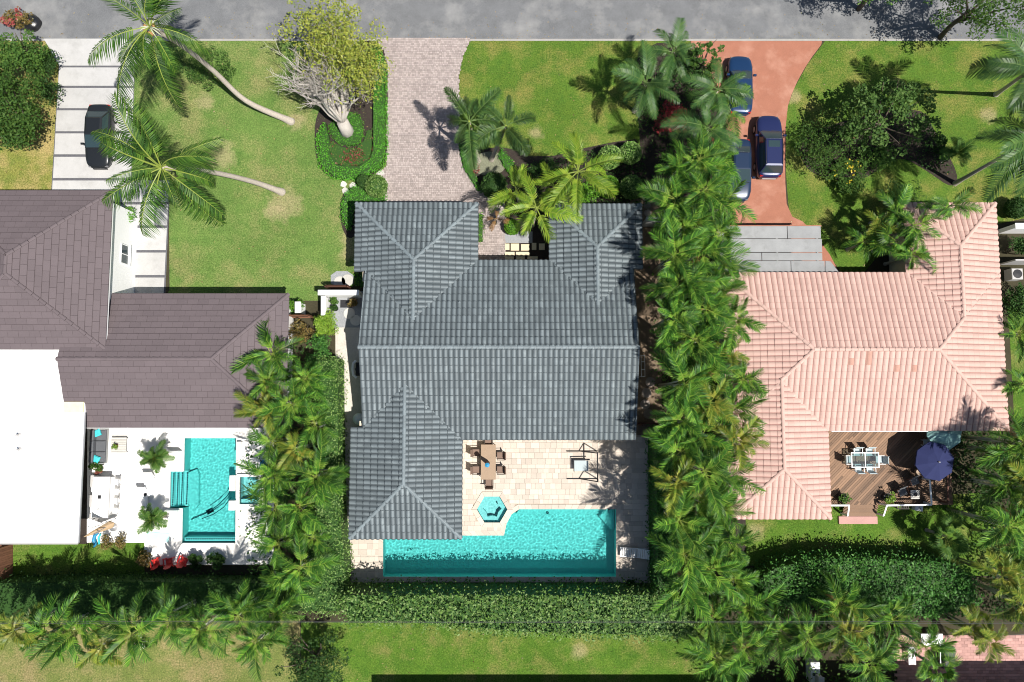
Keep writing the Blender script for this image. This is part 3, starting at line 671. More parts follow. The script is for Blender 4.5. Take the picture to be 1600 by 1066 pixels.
# ------------------------------------------------------------------ roofs of real tiles
def clip(poly, line):
    """Sutherland-Hodgman against a*u+b*v<=c; points are (u,v,w)"""
    a, b, c = line; out = []
    for i in range(len(poly)):
        p, q = poly[i], poly[(i + 1) % len(poly)]; dp = a * p[0] + b * p[1] - c; dq = a * q[0] + b * q[1] - c
        if dp <= 0: out.append(p)
        if (dp < 0 < dq) or (dq < 0 < dp):
            t = dp / (dp - dq); out.append(tuple(p[k] + (q[k] - p[k]) * t for k in range(3)))
    return out
class Tile:
    def __init__(s, wd, ln, prof, lift, th, lip=.05, chan=True): s.w, s.l, s.prof, s.lift, s.th, s.lip, s.chan = wd, ln, prof, lift, th, lip, chan
    def geo(s):
        """low end at v=0 lifted above the course below; profile across u"""
        n = len(s.prof); v = []; f = []
        for u, h in s.prof: v.append((u * s.w, -.05, h + s.lift))
        for u, h in s.prof: v.append((u * s.w, s.l, h + .004))
        for u, h in s.prof: v.append((u * s.w, -.05, h + s.lift - s.th))
        for u, h in s.prof: v.append((u * s.w, -.05 + s.lip, h + s.lift * (1 - s.lip / s.l) + .003))
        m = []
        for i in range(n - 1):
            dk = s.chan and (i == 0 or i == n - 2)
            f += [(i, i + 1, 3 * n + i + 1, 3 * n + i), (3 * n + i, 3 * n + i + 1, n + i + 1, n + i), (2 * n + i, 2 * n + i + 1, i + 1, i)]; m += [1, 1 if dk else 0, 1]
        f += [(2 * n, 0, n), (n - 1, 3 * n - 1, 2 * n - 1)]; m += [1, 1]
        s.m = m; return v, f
BARREL = [(0.0, .0), (.12, .012), (.27, .058), (.47, .078), (.67, .058), (.82, .012), (1.0, .0)]
FLAT = [(0.006, .0), (.010, .02), (.990, .02), (.994, .0)]
TILES = {'grey': Tile(.345, .52, BARREL, .05, .03), 'pink': Tile(.385, .46, [(0, 0), (.07, .012), (.25, .05), (.47, .066), (.69, .05), (.88, .012), (1, 0)], .022, .03, .014), 'brown': Tile(.72, .43, FLAT, .03, .03, .03, False)}
class Roof:
    def __init__(s, house, kind, mat, ridge, deck, loc):
        s.h, s.kind, s.t, s.mat, s.ridge, s.loc = house, kind, TILES[kind], mat, ridge, Vector(loc)
        s.dk = MB(); s.full = []; s.mb = MB(); s.caps = []; s.deckmat = deck; s.special = []
    def plane(s, pts, stag=False, ref=None):
        """pts[0]->pts[1] is the eave, counter-clockwise from above"""
        pts = [Vector(p) - s.loc for p in pts]; R0, R1 = [Vector(p) - s.loc for p in ref] if ref else pts[:2]; u = (R1 - R0).normalized()
        nrm = Vector((0, 0, 0))
        for i in range(1, len(pts) - 1): nrm += (pts[i] - pts[0]).cross(pts[i + 1] - pts[0])
        nrm.normalize(); v = nrm.cross(u); O = R0
        P = [((p - O).dot(u), (p - O).dot(v)) for p in pts]
        k = len(s.dk.v); m = len(pts)
        s.dk.add([p - nrm * .02 for p in pts] + [p - nrm * .14 for p in pts], [tuple(range(m)), tuple(range(m, 2 * m))[::-1]] + [(i, m + i, m + (i + 1) % m, (i + 1) % m) for i in range(m)])
        lines = []
        for i in range(m):
            a, b = P[i], P[(i + 1) % m]; e = (b[0] - a[0], b[1] - a[1]); L = math.hypot(*e)
            if L < 1e-6: continue
            nx, ny = e[1] / L, -e[0] / L; lines.append((nx, ny, nx * a[0] + ny * a[1], i))
        t = s.t; gv, gf = t.geo(); rot = Matrix((u, v, nrm)).transposed().to_4x4()
        umin, umax = min(p[0] for p in P), max(p[0] for p in P); vmax = max(p[1] for p in P)
        vmin = min(p[1] for p in P); r = math.floor((vmin + 1e-4) / t.l); vv = r * t.l; umin = math.floor((umin + 1e-4) / t.w) * t.w
        while vv < vmax - .02:
            uu = umin - (t.w * .5 if stag and r % 2 else 0)
            while uu < umax:
                cs = [(uu, vv), (uu + t.w, vv), (uu + t.w, vv + t.l), (uu, vv + t.l)]; ins = True; out = False
                for a, b, c, i in lines:
                    d = [a * q[0] + b * q[1] - c for q in cs]
                    if i == 0 and not ref: continue
                    if max(d) > 1e-4: ins = False
                    if min(d) > -1e-4: out = True
                if not out:
                    j = random.uniform(-.006, .006)
                    W = rot.copy(); W.translation = O + u * uu + v * vv + nrm * (.01 + j)
                    if ins: s.full.append(W)
                    else:
                        vs = []; fs = []; ms = []
                        for f, mm in zip(gf, t.m):
                            q = [(gv[i][0] + uu, gv[i][1] + vv, gv[i][2]) for i in f]
                            for a, b, c, i in lines:
                                if i or ref: q = clip(q, (a, b, c))
                                if len(q) < 3: break
                            if len(q) >= 3:
                                b0 = len(vs); vs += [O + u * p[0] + v * p[1] + nrm * (p[2] + .01) for p in q]; fs.append(tuple(range(b0, len(vs)))); ms.append(mm)
                        if fs: s.mb.add(vs, fs); s.mb.m[-len(fs):] = ms
                uu += t.w
            vv += t.l; r += 1
        return s
    def cap(s, a, b, up=.045, rad=.125, ln=.42):
        a = Vector(a) - s.loc; b = Vector(b) - s.loc; d = (b - a); L = d.length; d.normalize()
        side = d.cross(Vector((0, 0, 1))).normalized(); upv = side.cross(d); n = max(1, round(L / ln)); st = L / n
        for i in range(n):
            W = Matrix((d, -side, upv)).transposed().to_4x4(); W.translation = a + d * st * i + Vector((0, 0, up)); s.caps.append((W, st / ln))
        s.caprad = rad; s.capln = ln; return s
    def done(s, orange=0):
        rf = s.dk.build('roof', MT[s.deckmat], s.h)
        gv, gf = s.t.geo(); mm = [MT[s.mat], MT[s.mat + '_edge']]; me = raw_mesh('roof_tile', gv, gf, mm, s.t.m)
        oc = [(850 - 800) / 21.5, (533 - 560) / 21.5]
        s.full.sort(key=lambda W: math.dist((W.translation.x + s.loc.x, W.translation.y + s.loc.y), s.focus) if hasattr(s, 'focus') else -W.translation.z)
        alt = raw_mesh('roof_tile', gv, gf, MT['terra']) if orange else None; pick = set(orange) if orange else ()
        for i, W in enumerate(s.full):
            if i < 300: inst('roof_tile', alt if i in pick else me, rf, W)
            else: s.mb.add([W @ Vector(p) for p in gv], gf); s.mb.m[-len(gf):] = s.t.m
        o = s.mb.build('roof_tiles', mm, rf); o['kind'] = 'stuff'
        b = MB(); n = 6; L = s.capln + .05; vs = []
        for x, k, zz in ((-.04, 1.12, .015), (L - .04, .95, 0), ):
            for i in range(n + 1):
                q = math.pi * i / n; vs.append((x, -math.cos(q) * s.caprad * k, math.sin(q) * s.caprad * k * .75 + zz - .03))
        fs = [(i + 1, i, n + 1 + i, n + 2 + i) for i in range(n)] + [tuple(range(n + 1))]
        cm = raw_mesh('ridge_cap', vs, fs, MT[s.ridge])
        for W, k in s.caps: inst('ridge_cap', cm, rf, W @ Matrix.Scale(k, 4, (1, 0, 0)))
        return rf
def gutter(parent, loc, pts, mat='white_paint', r=.06, name='gutter'):
    mb = MB(); mb.tube([Vector(p) - Vector(loc) for p in pts], r, 6); return mb.build(name, MT[mat], parent)
def window(parent, c, wd, ht, ang, cols=2, rows=1, frame='white_paint', name='window'):
    """c: centre on the wall face, ang: direction the window faces"""
    W = Matrix.Translation(c) @ Matrix.Rotation(ang, 4, 'Z')      # local x = outwards, y = along the wall
    mb = MB(); f = .06
    for z in (-ht / 2, ht / 2): mb.cbox((.02, 0, z), (.10, wd + f, f), W)
    for y in (-wd / 2, wd / 2): mb.cbox((.02, y, 0), (.10, f, ht - f), W)
    fr = mb.build(name, MT[frame], parent); k = 0
    for i in range(cols):
        for j in range(rows):
            b = MB(); y0 = -wd / 2 + wd * i / cols + .035; y1 = -wd / 2 + wd * (i + 1) / cols - .035; z0 = -ht / 2 + ht * j / rows + .035; z1 = -ht / 2 + ht * (j + 1) / rows - .035
            b.box(-.01, y0, z0, .025, y1, z1, W); b.build('pane', MT['glass'], fr)
    mb = MB()
    for i in range(1, cols): mb.cbox((.02, -wd / 2 + wd * i / cols, 0), (.07, .05, ht - .07), W)
    for j in range(1, rows): mb.cbox((.02, 0, -ht / 2 + ht * j / rows), (.065, wd - .07, .05), W)
    if mb.v: mb.build('mullion', MT[frame], fr)
    b = MB(); b.cbox((.07, 0, -ht / 2 - .06), (.18, wd + .2, .05), W); b.build('sill', MT[frame], fr)
    return fr
# ------------------------------------------------------------------ the grey tiled house in the middle
SG = .31; ZE = 3.0
gl_ = (G(569, 600, ZE)[0], G(992, 600, ZE)[0])          # gable edges of the long block
yf = G(800, 408, ZE)[1]; yr = G(850, 686, ZE)[1]; ym = (yf + yr) / 2; zr = ZE + SG * (yf - ym)
X0, X1 = gl_
HL = Vector(((X0 + X1) / 2, ym, 0))
gh = thing('grey_house', 'single storey house under grey barrel tiled roof with three hipped wings', 'house', HL)
rf = Roof(gh, 'grey', 'grey_tile', 'grey_ridge', 'grey_deck', HL); rf.focus = G(740, 600, 4)
V = Vector
rf.plane([(X1, yf, ZE), (X0, yf, ZE), (X0, ym, zr), (X1, ym, zr)]); rf.plane([(X0, yr, ZE), (X1, yr, ZE), (X1, ym, zr), (X0, ym, zr)])
rf.cap((X0, ym, zr), (X1, ym, zr))
def front_wing(xa, xb, yn, outer):
    """hipped wing towards the road; outer: which side runs past the gable edge (-1 left, 1 right)"""
    half = (xb - xa) / 2; xm = (xa + xb) / 2; za = ZE + SG * half; ya = yn - half; ye = yf - half        # ridge meets main slope where heights agree
    apex = (xm, ya, za); rend = (xm, ye, za)
    rf.plane([(xb, yn, ZE), (xa, yn, ZE), apex])
    xe = X0 if outer < 0 else X1; d = abs(xe - (xa if outer < 0 else xb)); zc = ZE + SG * d; yc = yf - d
    if outer < 0:
        rf.plane([(xa, yn, ZE), (xa, yc, ZE), (xm, yc, za), apex]); rf.plane([(xe, yc, zc), rend, (xm, yc, za)], ref=((xa, yn, ZE), (xa, yc, ZE))); rf.plane([(xb, yf, ZE), (xb, yn, ZE), apex, rend])
    else:
        rf.plane([(xb, yc, ZE), (xb, yn, ZE), apex, (xm, yc, za)]); rf.plane([(xe, yc, zc), (xm, yc, za), rend], ref=((xb, yc, ZE), (xb, yn, ZE))); rf.plane([(xa, yn, ZE), (xa, yf, ZE), rend, apex])
    rf.cap((xa, yn, ZE), apex); rf.cap((xb, yn, ZE), apex); rf.cap(rend, apex); return xm, ya, ye
def rear_wing(xa, xb, ys):
    half = (xb - xa) / 2; xm = (xa + xb) / 2; za = ZE + SG * half; ya = ys + half; ye = yr + half
    apex = (xm, ya, za); rend = (xm, ye, za); d = X0 - xa; zc = ZE + SG * d; yc = yr + d
    rf.plane([(xa, ys, ZE), (xb, ys, ZE), apex]); rf.plane([(xb, ys, ZE), (xb, yr, ZE), rend, apex])
    rf.plane([(xa, yc, ZE), (xa, ys, ZE), apex, (xm, yc, za)]); rf.plane([(X0, yc, zc), (xm, yc, za), rend], ref=((xa, yc, ZE), (xa, ys, ZE)))
    rf.cap((xa, ys, ZE), apex); rf.cap((xb, ys, ZE), apex); rf.cap(apex, rend)
w1 = (G(556, 370, ZE)[0], G(746, 360, ZE)[0], G(650, 318, ZE)[1]); w2 = (G(859, 360, ZE)[0], G(1002, 370, ZE)[0], G(930, 320, ZE)[1])
w3 = (G(548, 760, ZE)[0], G(721, 760, ZE)[0], G(634, 841, ZE)[1])
front_wing(*w1, -1); front_wing(*w2, 1); rear_wing(*w3); rf.done()
def lrect(a, b): return (a[0] - HL.x, a[1] - HL.y, b[0] - HL.x, b[1] - HL.y)
mb = MB(); ov = .5
for (xa, ya, xb, yb) in ((X0 + ov * .6, yr + ov, X1 - ov * .6, yf - ov), (w1[0] + ov, yf - 1.4, w1[1] - ov, w1[2] - ov), (w2[0] + ov, yf - 1.4, w2[1] - ov, w2[2] - ov), (w3[0] + ov, w3[2] + ov, w3[1] - ov, yr + 1.2)):
    mb.box(xa - HL.x, ya - HL.y, -.1, xb - HL.x, yb - HL.y, 2.93)
for xe in (X0 + ov * .6, X1 - ov * .6):       # gable triangles
    s = -1 if xe < 0 else 1; t0 = xe - HL.x - s * .25; t1 = xe - HL.x
    vs = [(t, y - HL.y, z) for t in (t0, t1) for y, z in ((yr + .55, 2.935), (yf - .55, 2.935), (ym, zr - .25))]
    mb.add(vs, [(0, 1, 2), (5, 4, 3), (0, 3, 4, 1), (1, 4, 5, 2), (2, 5, 3, 0)])
mb.build('wall', MT['cream'], gh)
mb = MB(); y = yf - ov - HL.y; x = G(800, 405)[0] - HL.x; mb.box(x - .5, y, 0, x + .5, y + .06, 2.15); d = mb.build('front_door', MT['dark_wood'], gh)
mb = MB(); mb.lathe((x + .38, y + .09, 1.0), [(.03, 0), (.03, .12)], 8); mb.build('handle', MT['metal'], d)
y = w1[2] - ov - HL.y; x = (w1[0] + w1[1]) / 2 - HL.x; g = MB(); g.box(x - 2.45, y, 0, x + 2.45, y + .05, 2.2); gd = g.build('garage_door', MT['white_paint'], gh)
for i in range(4):
    for j in range(8):
        b = MB(); b.bbox(-.27, -.23, 0, .27, .23, .02, .015, Matrix.Translation((x - 2.45 + .305 + j * .612, y + .05, .28 + i * .55)) @ Matrix.Rotation(R(-90), 4, 'X')); b.build('panel', MT['white_paint'], gd)
for px in (800, 870): window(gh, (G(px, 690)[0] - HL.x, yr + ov - HL.y, 1.25), 2.4, 2.1, R(-90), 2, 1, 'bronze')
window(gh, ((w2[0] + w2[1]) / 2 - HL.x, w2[2] - ov - HL.y, 1.5), 1.8, 1.2, R(90), 2, 2)
window(gh, (w3[1] - ov - HL.x, G(700, 770)[1] - HL.y, 1.3), 2.2, 2.0, 0, 2, 1, 'bronze')
window(gh, (w3[0] + ov - HL.x, G(700, 760)[1] - HL.y, 1.5), 1.4, 1.1, R(180)); window(gh, (X1 - .3 - HL.x, ym + 2 - HL.y, 1.5), 1.4, 1.1, 0)
for nm, px, py in (('vent_pipe', 718, 473), ('vent_pipe', 607, 526), ('vent_pipe', 617, 688)):
    h = 4.0; x, y = G(px, py, h); mb = MB(); mb.tube([(x - HL.x, y - HL.y, 3.4), (x - HL.x, y - HL.y, h + .12)], .07, 8); mb.lathe((x - HL.x, y - HL.y, 3.62), [(.2, 0), (.1, .12)], 10); mb.build(nm, MT['grey_ridge'], gh)
# entry awning arches in the shade of the front eave
# ------------------------------------------------------------------ the house under brown tiles on the west lot
def hip(rf, x0, y0, x1, y1, ze, s, ends=(1, 1), stag=False, axis='x'):
    if axis == 'x':
        h = (y1 - y0) / 2; ymid = (y0 + y1) / 2; z = ze + s * h
        a = (x0 + (h if ends[0] else 0), ymid, z); b = (x1 - (h if ends[1] else 0), ymid, z)
        c = [(x0, y0, ze), (x1, y0, ze), (x1, y1, ze), (x0, y1, ze)]
        rf.plane([c[0], c[1], b, a], stag); rf.plane([c[2], c[3], a, b], stag)
        if ends[0]: rf.plane([c[3], c[0], a], stag); rf.cap(c[0], a); rf.cap(c[3], a)
        if ends[1]: rf.plane([c[1], c[2], b], stag); rf.cap(c[1], b); rf.cap(c[2], b)
    else:
        h = (x1 - x0) / 2; xm = (x0 + x1) / 2; z = ze + s * h
        a = (xm, y0 + (h if ends[0] else 0), z); b = (xm, y1 - (h if ends[1] else 0), z)
        c = [(x0, y0, ze), (x1, y0, ze), (x1, y1, ze), (x0, y1, ze)]
        rf.plane([c[1], c[2], b, a], stag); rf.plane([c[3], c[0], a, b], stag)
        if ends[0]: rf.plane([c[0], c[1], a], stag); rf.cap(c[0], a); rf.cap(c[1], a)
        if ends[1]: rf.plane([c[2], c[3], b], stag); rf.cap(c[2], b); rf.cap(c[3], b)
    rf.cap(a, b); return a, b
BZ = 4.0
bx1 = (G(175, 300, BZ)[0] + G(165, 545, BZ)[0]) / 2; by1 = G(100, 299, BZ)[1]; by0 = G(100, 545, BZ)[1]; bx0 = G(-92, 420, BZ)[0]
wx1 = G(449, 540, 2.8)[0]; wy1 = G(300, 460, 2.8)[1]; wy0 = G(300, 667, 2.8)[1]; wx0 = G(112, 560, 2.8)[0]
BL = V(((wx0 + wx1) / 2, (wy0 + wy1) / 2, 0))
bh = thing('brown_house', 'white walled house with brown flat tiled hip roofs and white flat roofed wing', 'house', BL)
rf = Roof(bh, 'brown', 'brown_tile', 'brown_tile', 'brown_deck', BL); rf.focus = G(170, 480, 4)
# tall block: a hip whose ridge runs a little way north-south
xm = (bx0 + bx1) / 2; hh = (by1 - by0) / 2 - .55; zt = BZ + .34 * hh * 1.1; A = (xm, (by0 + by1) / 2 + .6, zt); B = (xm, (by0 + by1) / 2 - .6, zt)
rf.plane([(bx1, by0, BZ), (bx1, by1, BZ), A, B], True); rf.plane([(bx1, by1, BZ), (bx0, by1, BZ), A], True)
rf.plane([(bx0, by1, BZ), (bx0, by0, BZ), B, A], True); rf.plane([(bx0, by0, BZ), (bx1, by0, BZ), B], True)
for c, t in (((bx1, by1, BZ), A), ((bx0, by1, BZ), A), ((bx1, by0, BZ), B), ((bx0, by0, BZ), B), (B, A)): rf.cap(c, t, rad=.17, ln=.5)
hip(rf, wx0, wy0, wx1, wy1, 2.8, .33, (0, 1), True)
rf.done()
mb = MB(); wallx = G(213, 400)[0]
mb.box(bx0 + .5 - BL.x, by0 + .4 - BL.y, -.1, wallx - BL.x, by1 - .55 - BL.y, BZ - .14); mb.box(wx0 + .1 - BL.x, wy0 + .5 - BL.y, -.1, wx1 - .5 - BL.x, wy1 - .5 - BL.y, 2.66)
mb.build('wall', MT['white_wall'], bh)
mb = MB(); mb.box(bx0 - BL.x, by0 + .02 - BL.y, BZ - .16, bx1 - BL.x, by0 + .06 - BL.y, BZ - .03); mb.box(bx1 - .05 - BL.x, by0 + .08 - BL.y, BZ - .19, bx1 + .02 - BL.x, by1 - .02 - BL.y, BZ - .02); mb.build('fascia', MT['white_paint'], bh)
window(bh, (wallx - BL.x, G(197, 398, 1.5)[1] - BL.y, 1.55), 1.35, .95, 0, 2, 1)
gutter(bh, BL, [(wx0 + 1, wy0 - .05, 2.76), (wx1, wy0 - .05, 2.76)]); gutter(bh, BL, [(bx0, by1 + .04, BZ - .05), (bx1, by1 + .04, BZ - .05)], 'bronze')
for px in (200, 250, 300, 345):
    mb = MB(); x, y = G(px, 667, 2.8); mb.cbox((x - BL.x, y - .05 - BL.y, 2.78), (.06, .2, .12)); mb.build('gutter_bracket', MT['white_paint'], bh)
window(bh, (G(240, 660)[0] - BL.x, wy0 + .5 - BL.y, 1.2), 3.2, 2.1, R(-90), 3, 1, 'bronze')
window(bh, (G(345, 470)[0] - BL.x, wy1 - .5 - BL.y, 1.5), 1.6, 1.1, R(90))
# flat white wing
FZ = 3.4; fl = [G(a, b, FZ) for a, b in ((-120, 546), (108, 546), (107, 625), (132, 625), (127, 740), (122, 848), (-120, 848))]
xe1 = G(132, 640, FZ)[0]; xe0 = G(107, 600, FZ)[0]
fl = [(fl[0][0], fl[0][1]), (xe0, fl[1][1]), (xe0, fl[2][1]), (xe1, fl[2][1]), (xe1, fl[5][1]), (fl[0][0], fl[5][1])]
loc = [(p[0] - BL.x, p[1] - BL.y) for p in fl]
mb = MB(); mb.prism(loc, FZ - .22, FZ); mb.build('flat_roof', MT['white_roof'], bh)
mb = MB(); mb.prism([(p[0] - (3.6 if i in (3, 4) else 2.4 if i in (1, 2) else 0), p[1] + (.6 if i > 3 else 0)) for i, p in enumerate(loc)], -.1, FZ - .222, top=False); mb.build('wing_wall', MT['white_wall'], bh)
mb = MB(); a = G(101, 628, FZ); b = G(131, 645, FZ); mb.box(a[0] - BL.x, b[1] - BL.y, FZ, b[0] - BL.x, a[1] - BL.y, FZ + .09); mb.build('roof_patch', M('stained_roof', (.74, .66, .42), .8, .25, 2.0, .1, 15), bh)
for px, py in ((25, 680), (26, 703)):
    x, y = G(px, py, FZ + .3); mb = MB(); mb.tube([(x - BL.x, y - BL.y, FZ - .05), (x - BL.x, y - BL.y, FZ + .35)], .06, 8); mb.lathe((x - BL.x, y - BL.y, FZ), [(.16, 0), (.08, .1)], 10); mb.build('vent_pipe', MT['fascia'], bh)
gutter(bh, BL, [(xe1 + .06, fl[3][1] - .9, FZ - .02), (xe1 + .06, fl[4][1], FZ - .02)], 'metal', .055); gutter(bh, BL, [(xe1, fl[4][1] - .06, FZ - .02), (fl[0][0], fl[4][1] - .06, FZ - .02)], 'fascia', .06)
# ------------------------------------------------------------------ the pink tiled house on the east lot
PZ = 2.9; PS = .30
ex = (G(1554, 330, PZ)[0] + G(1575, 655, PZ)[0]) / 2
pn = G(1300, 427, PZ)[1]; ps = G(1400, 672, PZ)[1]; hw = (pn - ps) / 2
wxa = G(1139, 780, PZ)[0]; wxb = (G(1294, 700, PZ)[0] + G(1297, 810, PZ)[0]) / 2; wys = G(1200, 810, PZ)[1]
nxa = G(1414, 380, PZ)[0]; nyn = G(1480, 318, PZ)[1]
PL_ = V(((wxa + ex) / 2, (pn + ps) / 2, 0))
ph = thing('pink_house', 'single storey house under pink barrel tiled roof with wooden deck', 'house', PL_)
rf = Roof(ph, 'pink', 'pink_tile', 'pink_tile', 'pink_deck', PL_); rf.focus = G(1360, 560, 4)
zt = PZ + PS * hw; yv = (pn + ps) / 2; A = (wxa + hw, yv, zt); B = (ex - hw, yv, zt)
rf.plane([(wxa, ps, PZ), (ex, ps, PZ), B, A]); rf.plane([(ex, pn, PZ), (wxa, pn, PZ), A, B]); rf.plane([(ex, ps, PZ), (ex, pn, PZ), B]); rf.plane([(wxa, pn, PZ), (wxa, ps, PZ), A])
rf.cap(A, B)
h2 = (ex - nxa) / 2; xm = (ex + nxa) / 2; ap = (xm, nyn - h2, PZ + PS * h2); re = (xm, pn - h2, PZ + PS * h2)       # north wing shares the east slope
rf.plane([(ex, nyn, PZ), (nxa, nyn, PZ), ap]); rf.plane([(ex, pn - .003, PZ), (ex, nyn, PZ), ap, re]); rf.plane([(nxa, nyn, PZ), (nxa, pn, PZ), re, ap])
rf.cap((ex, nyn, PZ), ap); rf.cap((nxa, nyn, PZ), ap); rf.cap(ap, re); rf.cap((ex, ps, PZ), B); rf.cap(re, B); rf.cap((wxa, pn, PZ), A)
h3 = (wxb - wxa) / 2; xm3 = (wxa + wxb) / 2; ap3 = (xm3, wys + h3, PZ + PS * h3); re3 = (xm3, ps + h3, PZ + PS * h3)
rf.plane([(wxa, wys, PZ), (wxb, wys, PZ), ap3]); rf.plane([(wxb, wys, PZ), (wxb, ps, PZ), re3, ap3]); rf.plane([(wxa, ps + .003, PZ), (wxa, wys, PZ), ap3, re3])
rf.cap((wxa, wys, PZ), ap3); rf.cap((wxb, wys, PZ), ap3); rf.cap(ap3, re3); rf.cap(re3, A)
rf.done(orange=(3, 5, 40, 41, 120))
mb = MB(); ov = .45
for xa, ya, xb, yb in ((wxa + ov, ps + ov, ex - ov, pn - ov), (nxa + ov, pn - 1.5, ex - ov - .004, nyn - ov), (wxa + ov + .004, wys + ov, wxb - ov, ps + 1.2)):
    mb.box(xa - PL_.x, ya - PL_.y, -.1, xb - PL_.x, yb - PL_.y, 2.76)
mb.build('wall', MT['cream'], ph)
for px in (1340, 1400): window(ph, (G(px, 680)[0] - PL_.x, ps + ov - PL_.y, 1.35), 2.3, 2.0, R(-90), 2, 1)
window(ph, (wxb - ov - PL_.x, G(1290, 740)[1] - PL_.y, 1.5), 1.6, 1.2, 0); window(ph, ((nxa + ex) / 2 - PL_.x, nyn - ov - PL_.y, 1.5), 1.8, 1.2, R(90), 2, 2)
gutter(ph, PL_, [(wxb + .3, ps - .07, 2.86), (G(1450, 672, 2.9)[0], ps - .07, 2.86)], 'white_paint', .05)
# a wooden pergola board strip by the north eave is hidden; carport in front
CZ_ = 2.6; a = G(1148, 425, CZ_); b = G(1284, 353, CZ_); CL = V(((a[0] + b[0]) / 2, (a[1] + b[1]) / 2, 0))
cp = thing('carport', 'flat carport of weathered grey roofing sheets against the pink roof', 'carport', CL)
rowsy = [353, 373, 394.5, 407.5, 427]; n = 0
for i in range(4):
    ya, yb = G(1200, rowsy[i], CZ_)[1], G(1200, rowsy[i + 1], CZ_)[1]
    cuts = [[1120, 1231, 1284], [1120, 1285], [1120, 1190, 1285], [1120, 1235, 1288]][i]
    for k in range(len(cuts) - 1):
        xa, xb = G(cuts[k], 390, CZ_)[0], G(cuts[k + 1], 390, CZ_)[0]
        mb = MB(); mb.bbox(xa + .02 - CL.x, yb + .02 - CL.y, CZ_ - .06, xb - .02 - CL.x, ya - .02 - CL.y, CZ_ + .012 * (i % 2), .01); mb.build('roof_sheet', MT['grey_sheet'], cp)
p = [G(x_, y_, CZ_ - .1) for x_, y_ in ((1289, 408), (1297, 409), (1311, 427), (1289, 427))]
mb = MB(); mb.prism([(q[0] - CL.x, q[1] - CL.y) for q in p], CZ_ - .07, CZ_ - .02); mb.build('roof_sheet', MT['grey_sheet'], cp)
mb = MB()
for px in (1150, 1282):
    x, y = G(px, 358, CZ_); mb.tube([(x - CL.x, y - CL.y, 0), (x - CL.x, y - CL.y, CZ_ - .07)], .06, 8)
mb.build('post', MT['fascia'], cp)
for px in (1155, 1215, 1278):
    mb = MB(); x = G(px, 390, CZ_)[0] - CL.x; mb.box(x - .05, G(1200, 427, CZ_)[1] - CL.y, CZ_ - .24, x + .05, G(1200, 354, CZ_)[1] - CL.y, CZ_ - .065); mb.build('beam', MT['fascia'], cp)
mb = MB(); y = G(1200, 353, CZ_)[1] - CL.y; mb.box(G(1120, 353, CZ_)[0] - CL.x, y - .03, CZ_ - .2, b[0] - CL.x, y + .05, CZ_ - .05); mb.build('fascia', MT['red_conc'], cp)
# ------------------------------------------------------------------ the house whose shade falls on the back lawn (its eave is just out of frame)
sz = 3.1; y0 = G(800, 1085, sz)[1] - .93; y1 = G(1500, 1075, sz)[1] + .9
nh = thing('neighbour_house', 'pale neighbouring house behind the back lawn, casting shade along the picture bottom', 'house', (6, y0 - 4, 0))
mb = MB(); xa, xb, xc, xd = G(610, 1066)[0], G(1130, 1066)[0], G(1150, 1066)[0], G(1700, 1066)[0]
for a, b, yy in ((xa, xb, y0), (xb + .01, xd + 8, y0 + .95)):
    mb.box(a - 6, yy - 9 - y0 + 4, 0, b - 6, yy - .5 - y0 + 4, sz - .2)
mb.build('wall', MT['cream'], nh); mb = MB()
for a, b, yy in ((xa, xb, y0), (xb + .01, xd + 8, y0 + .95)):
    A_ = [(a - 6, yy - 9.5 - y0 + 4), (b - 6, yy - 9.5 - y0 + 4), (b - 6, yy - y0 + 4), (a - 6, yy - y0 + 4)]
    vs = [(p[0], p[1], sz - .19) for p in A_] + [(p[0], p[1], sz) for p in A_] + [(a - 6 + 3, yy - 4.7 - y0 + 4, sz + 1.4), (b - 6 - 3, yy - 4.7 - y0 + 4, sz + 1.4)]
    mb.add(vs, [(3, 2, 1, 0), (0, 1, 5, 4), (1, 2, 6, 5), (2, 3, 7, 6), (3, 0, 4, 7), (4, 5, 9, 8), (6, 7, 8, 9), (5, 6, 9), (7, 4, 8)])
mb.build('roof', MT['fascia'], nh)
window(nh, (-4, 3.5, 1.5), 1.6, 1.1, R(90))
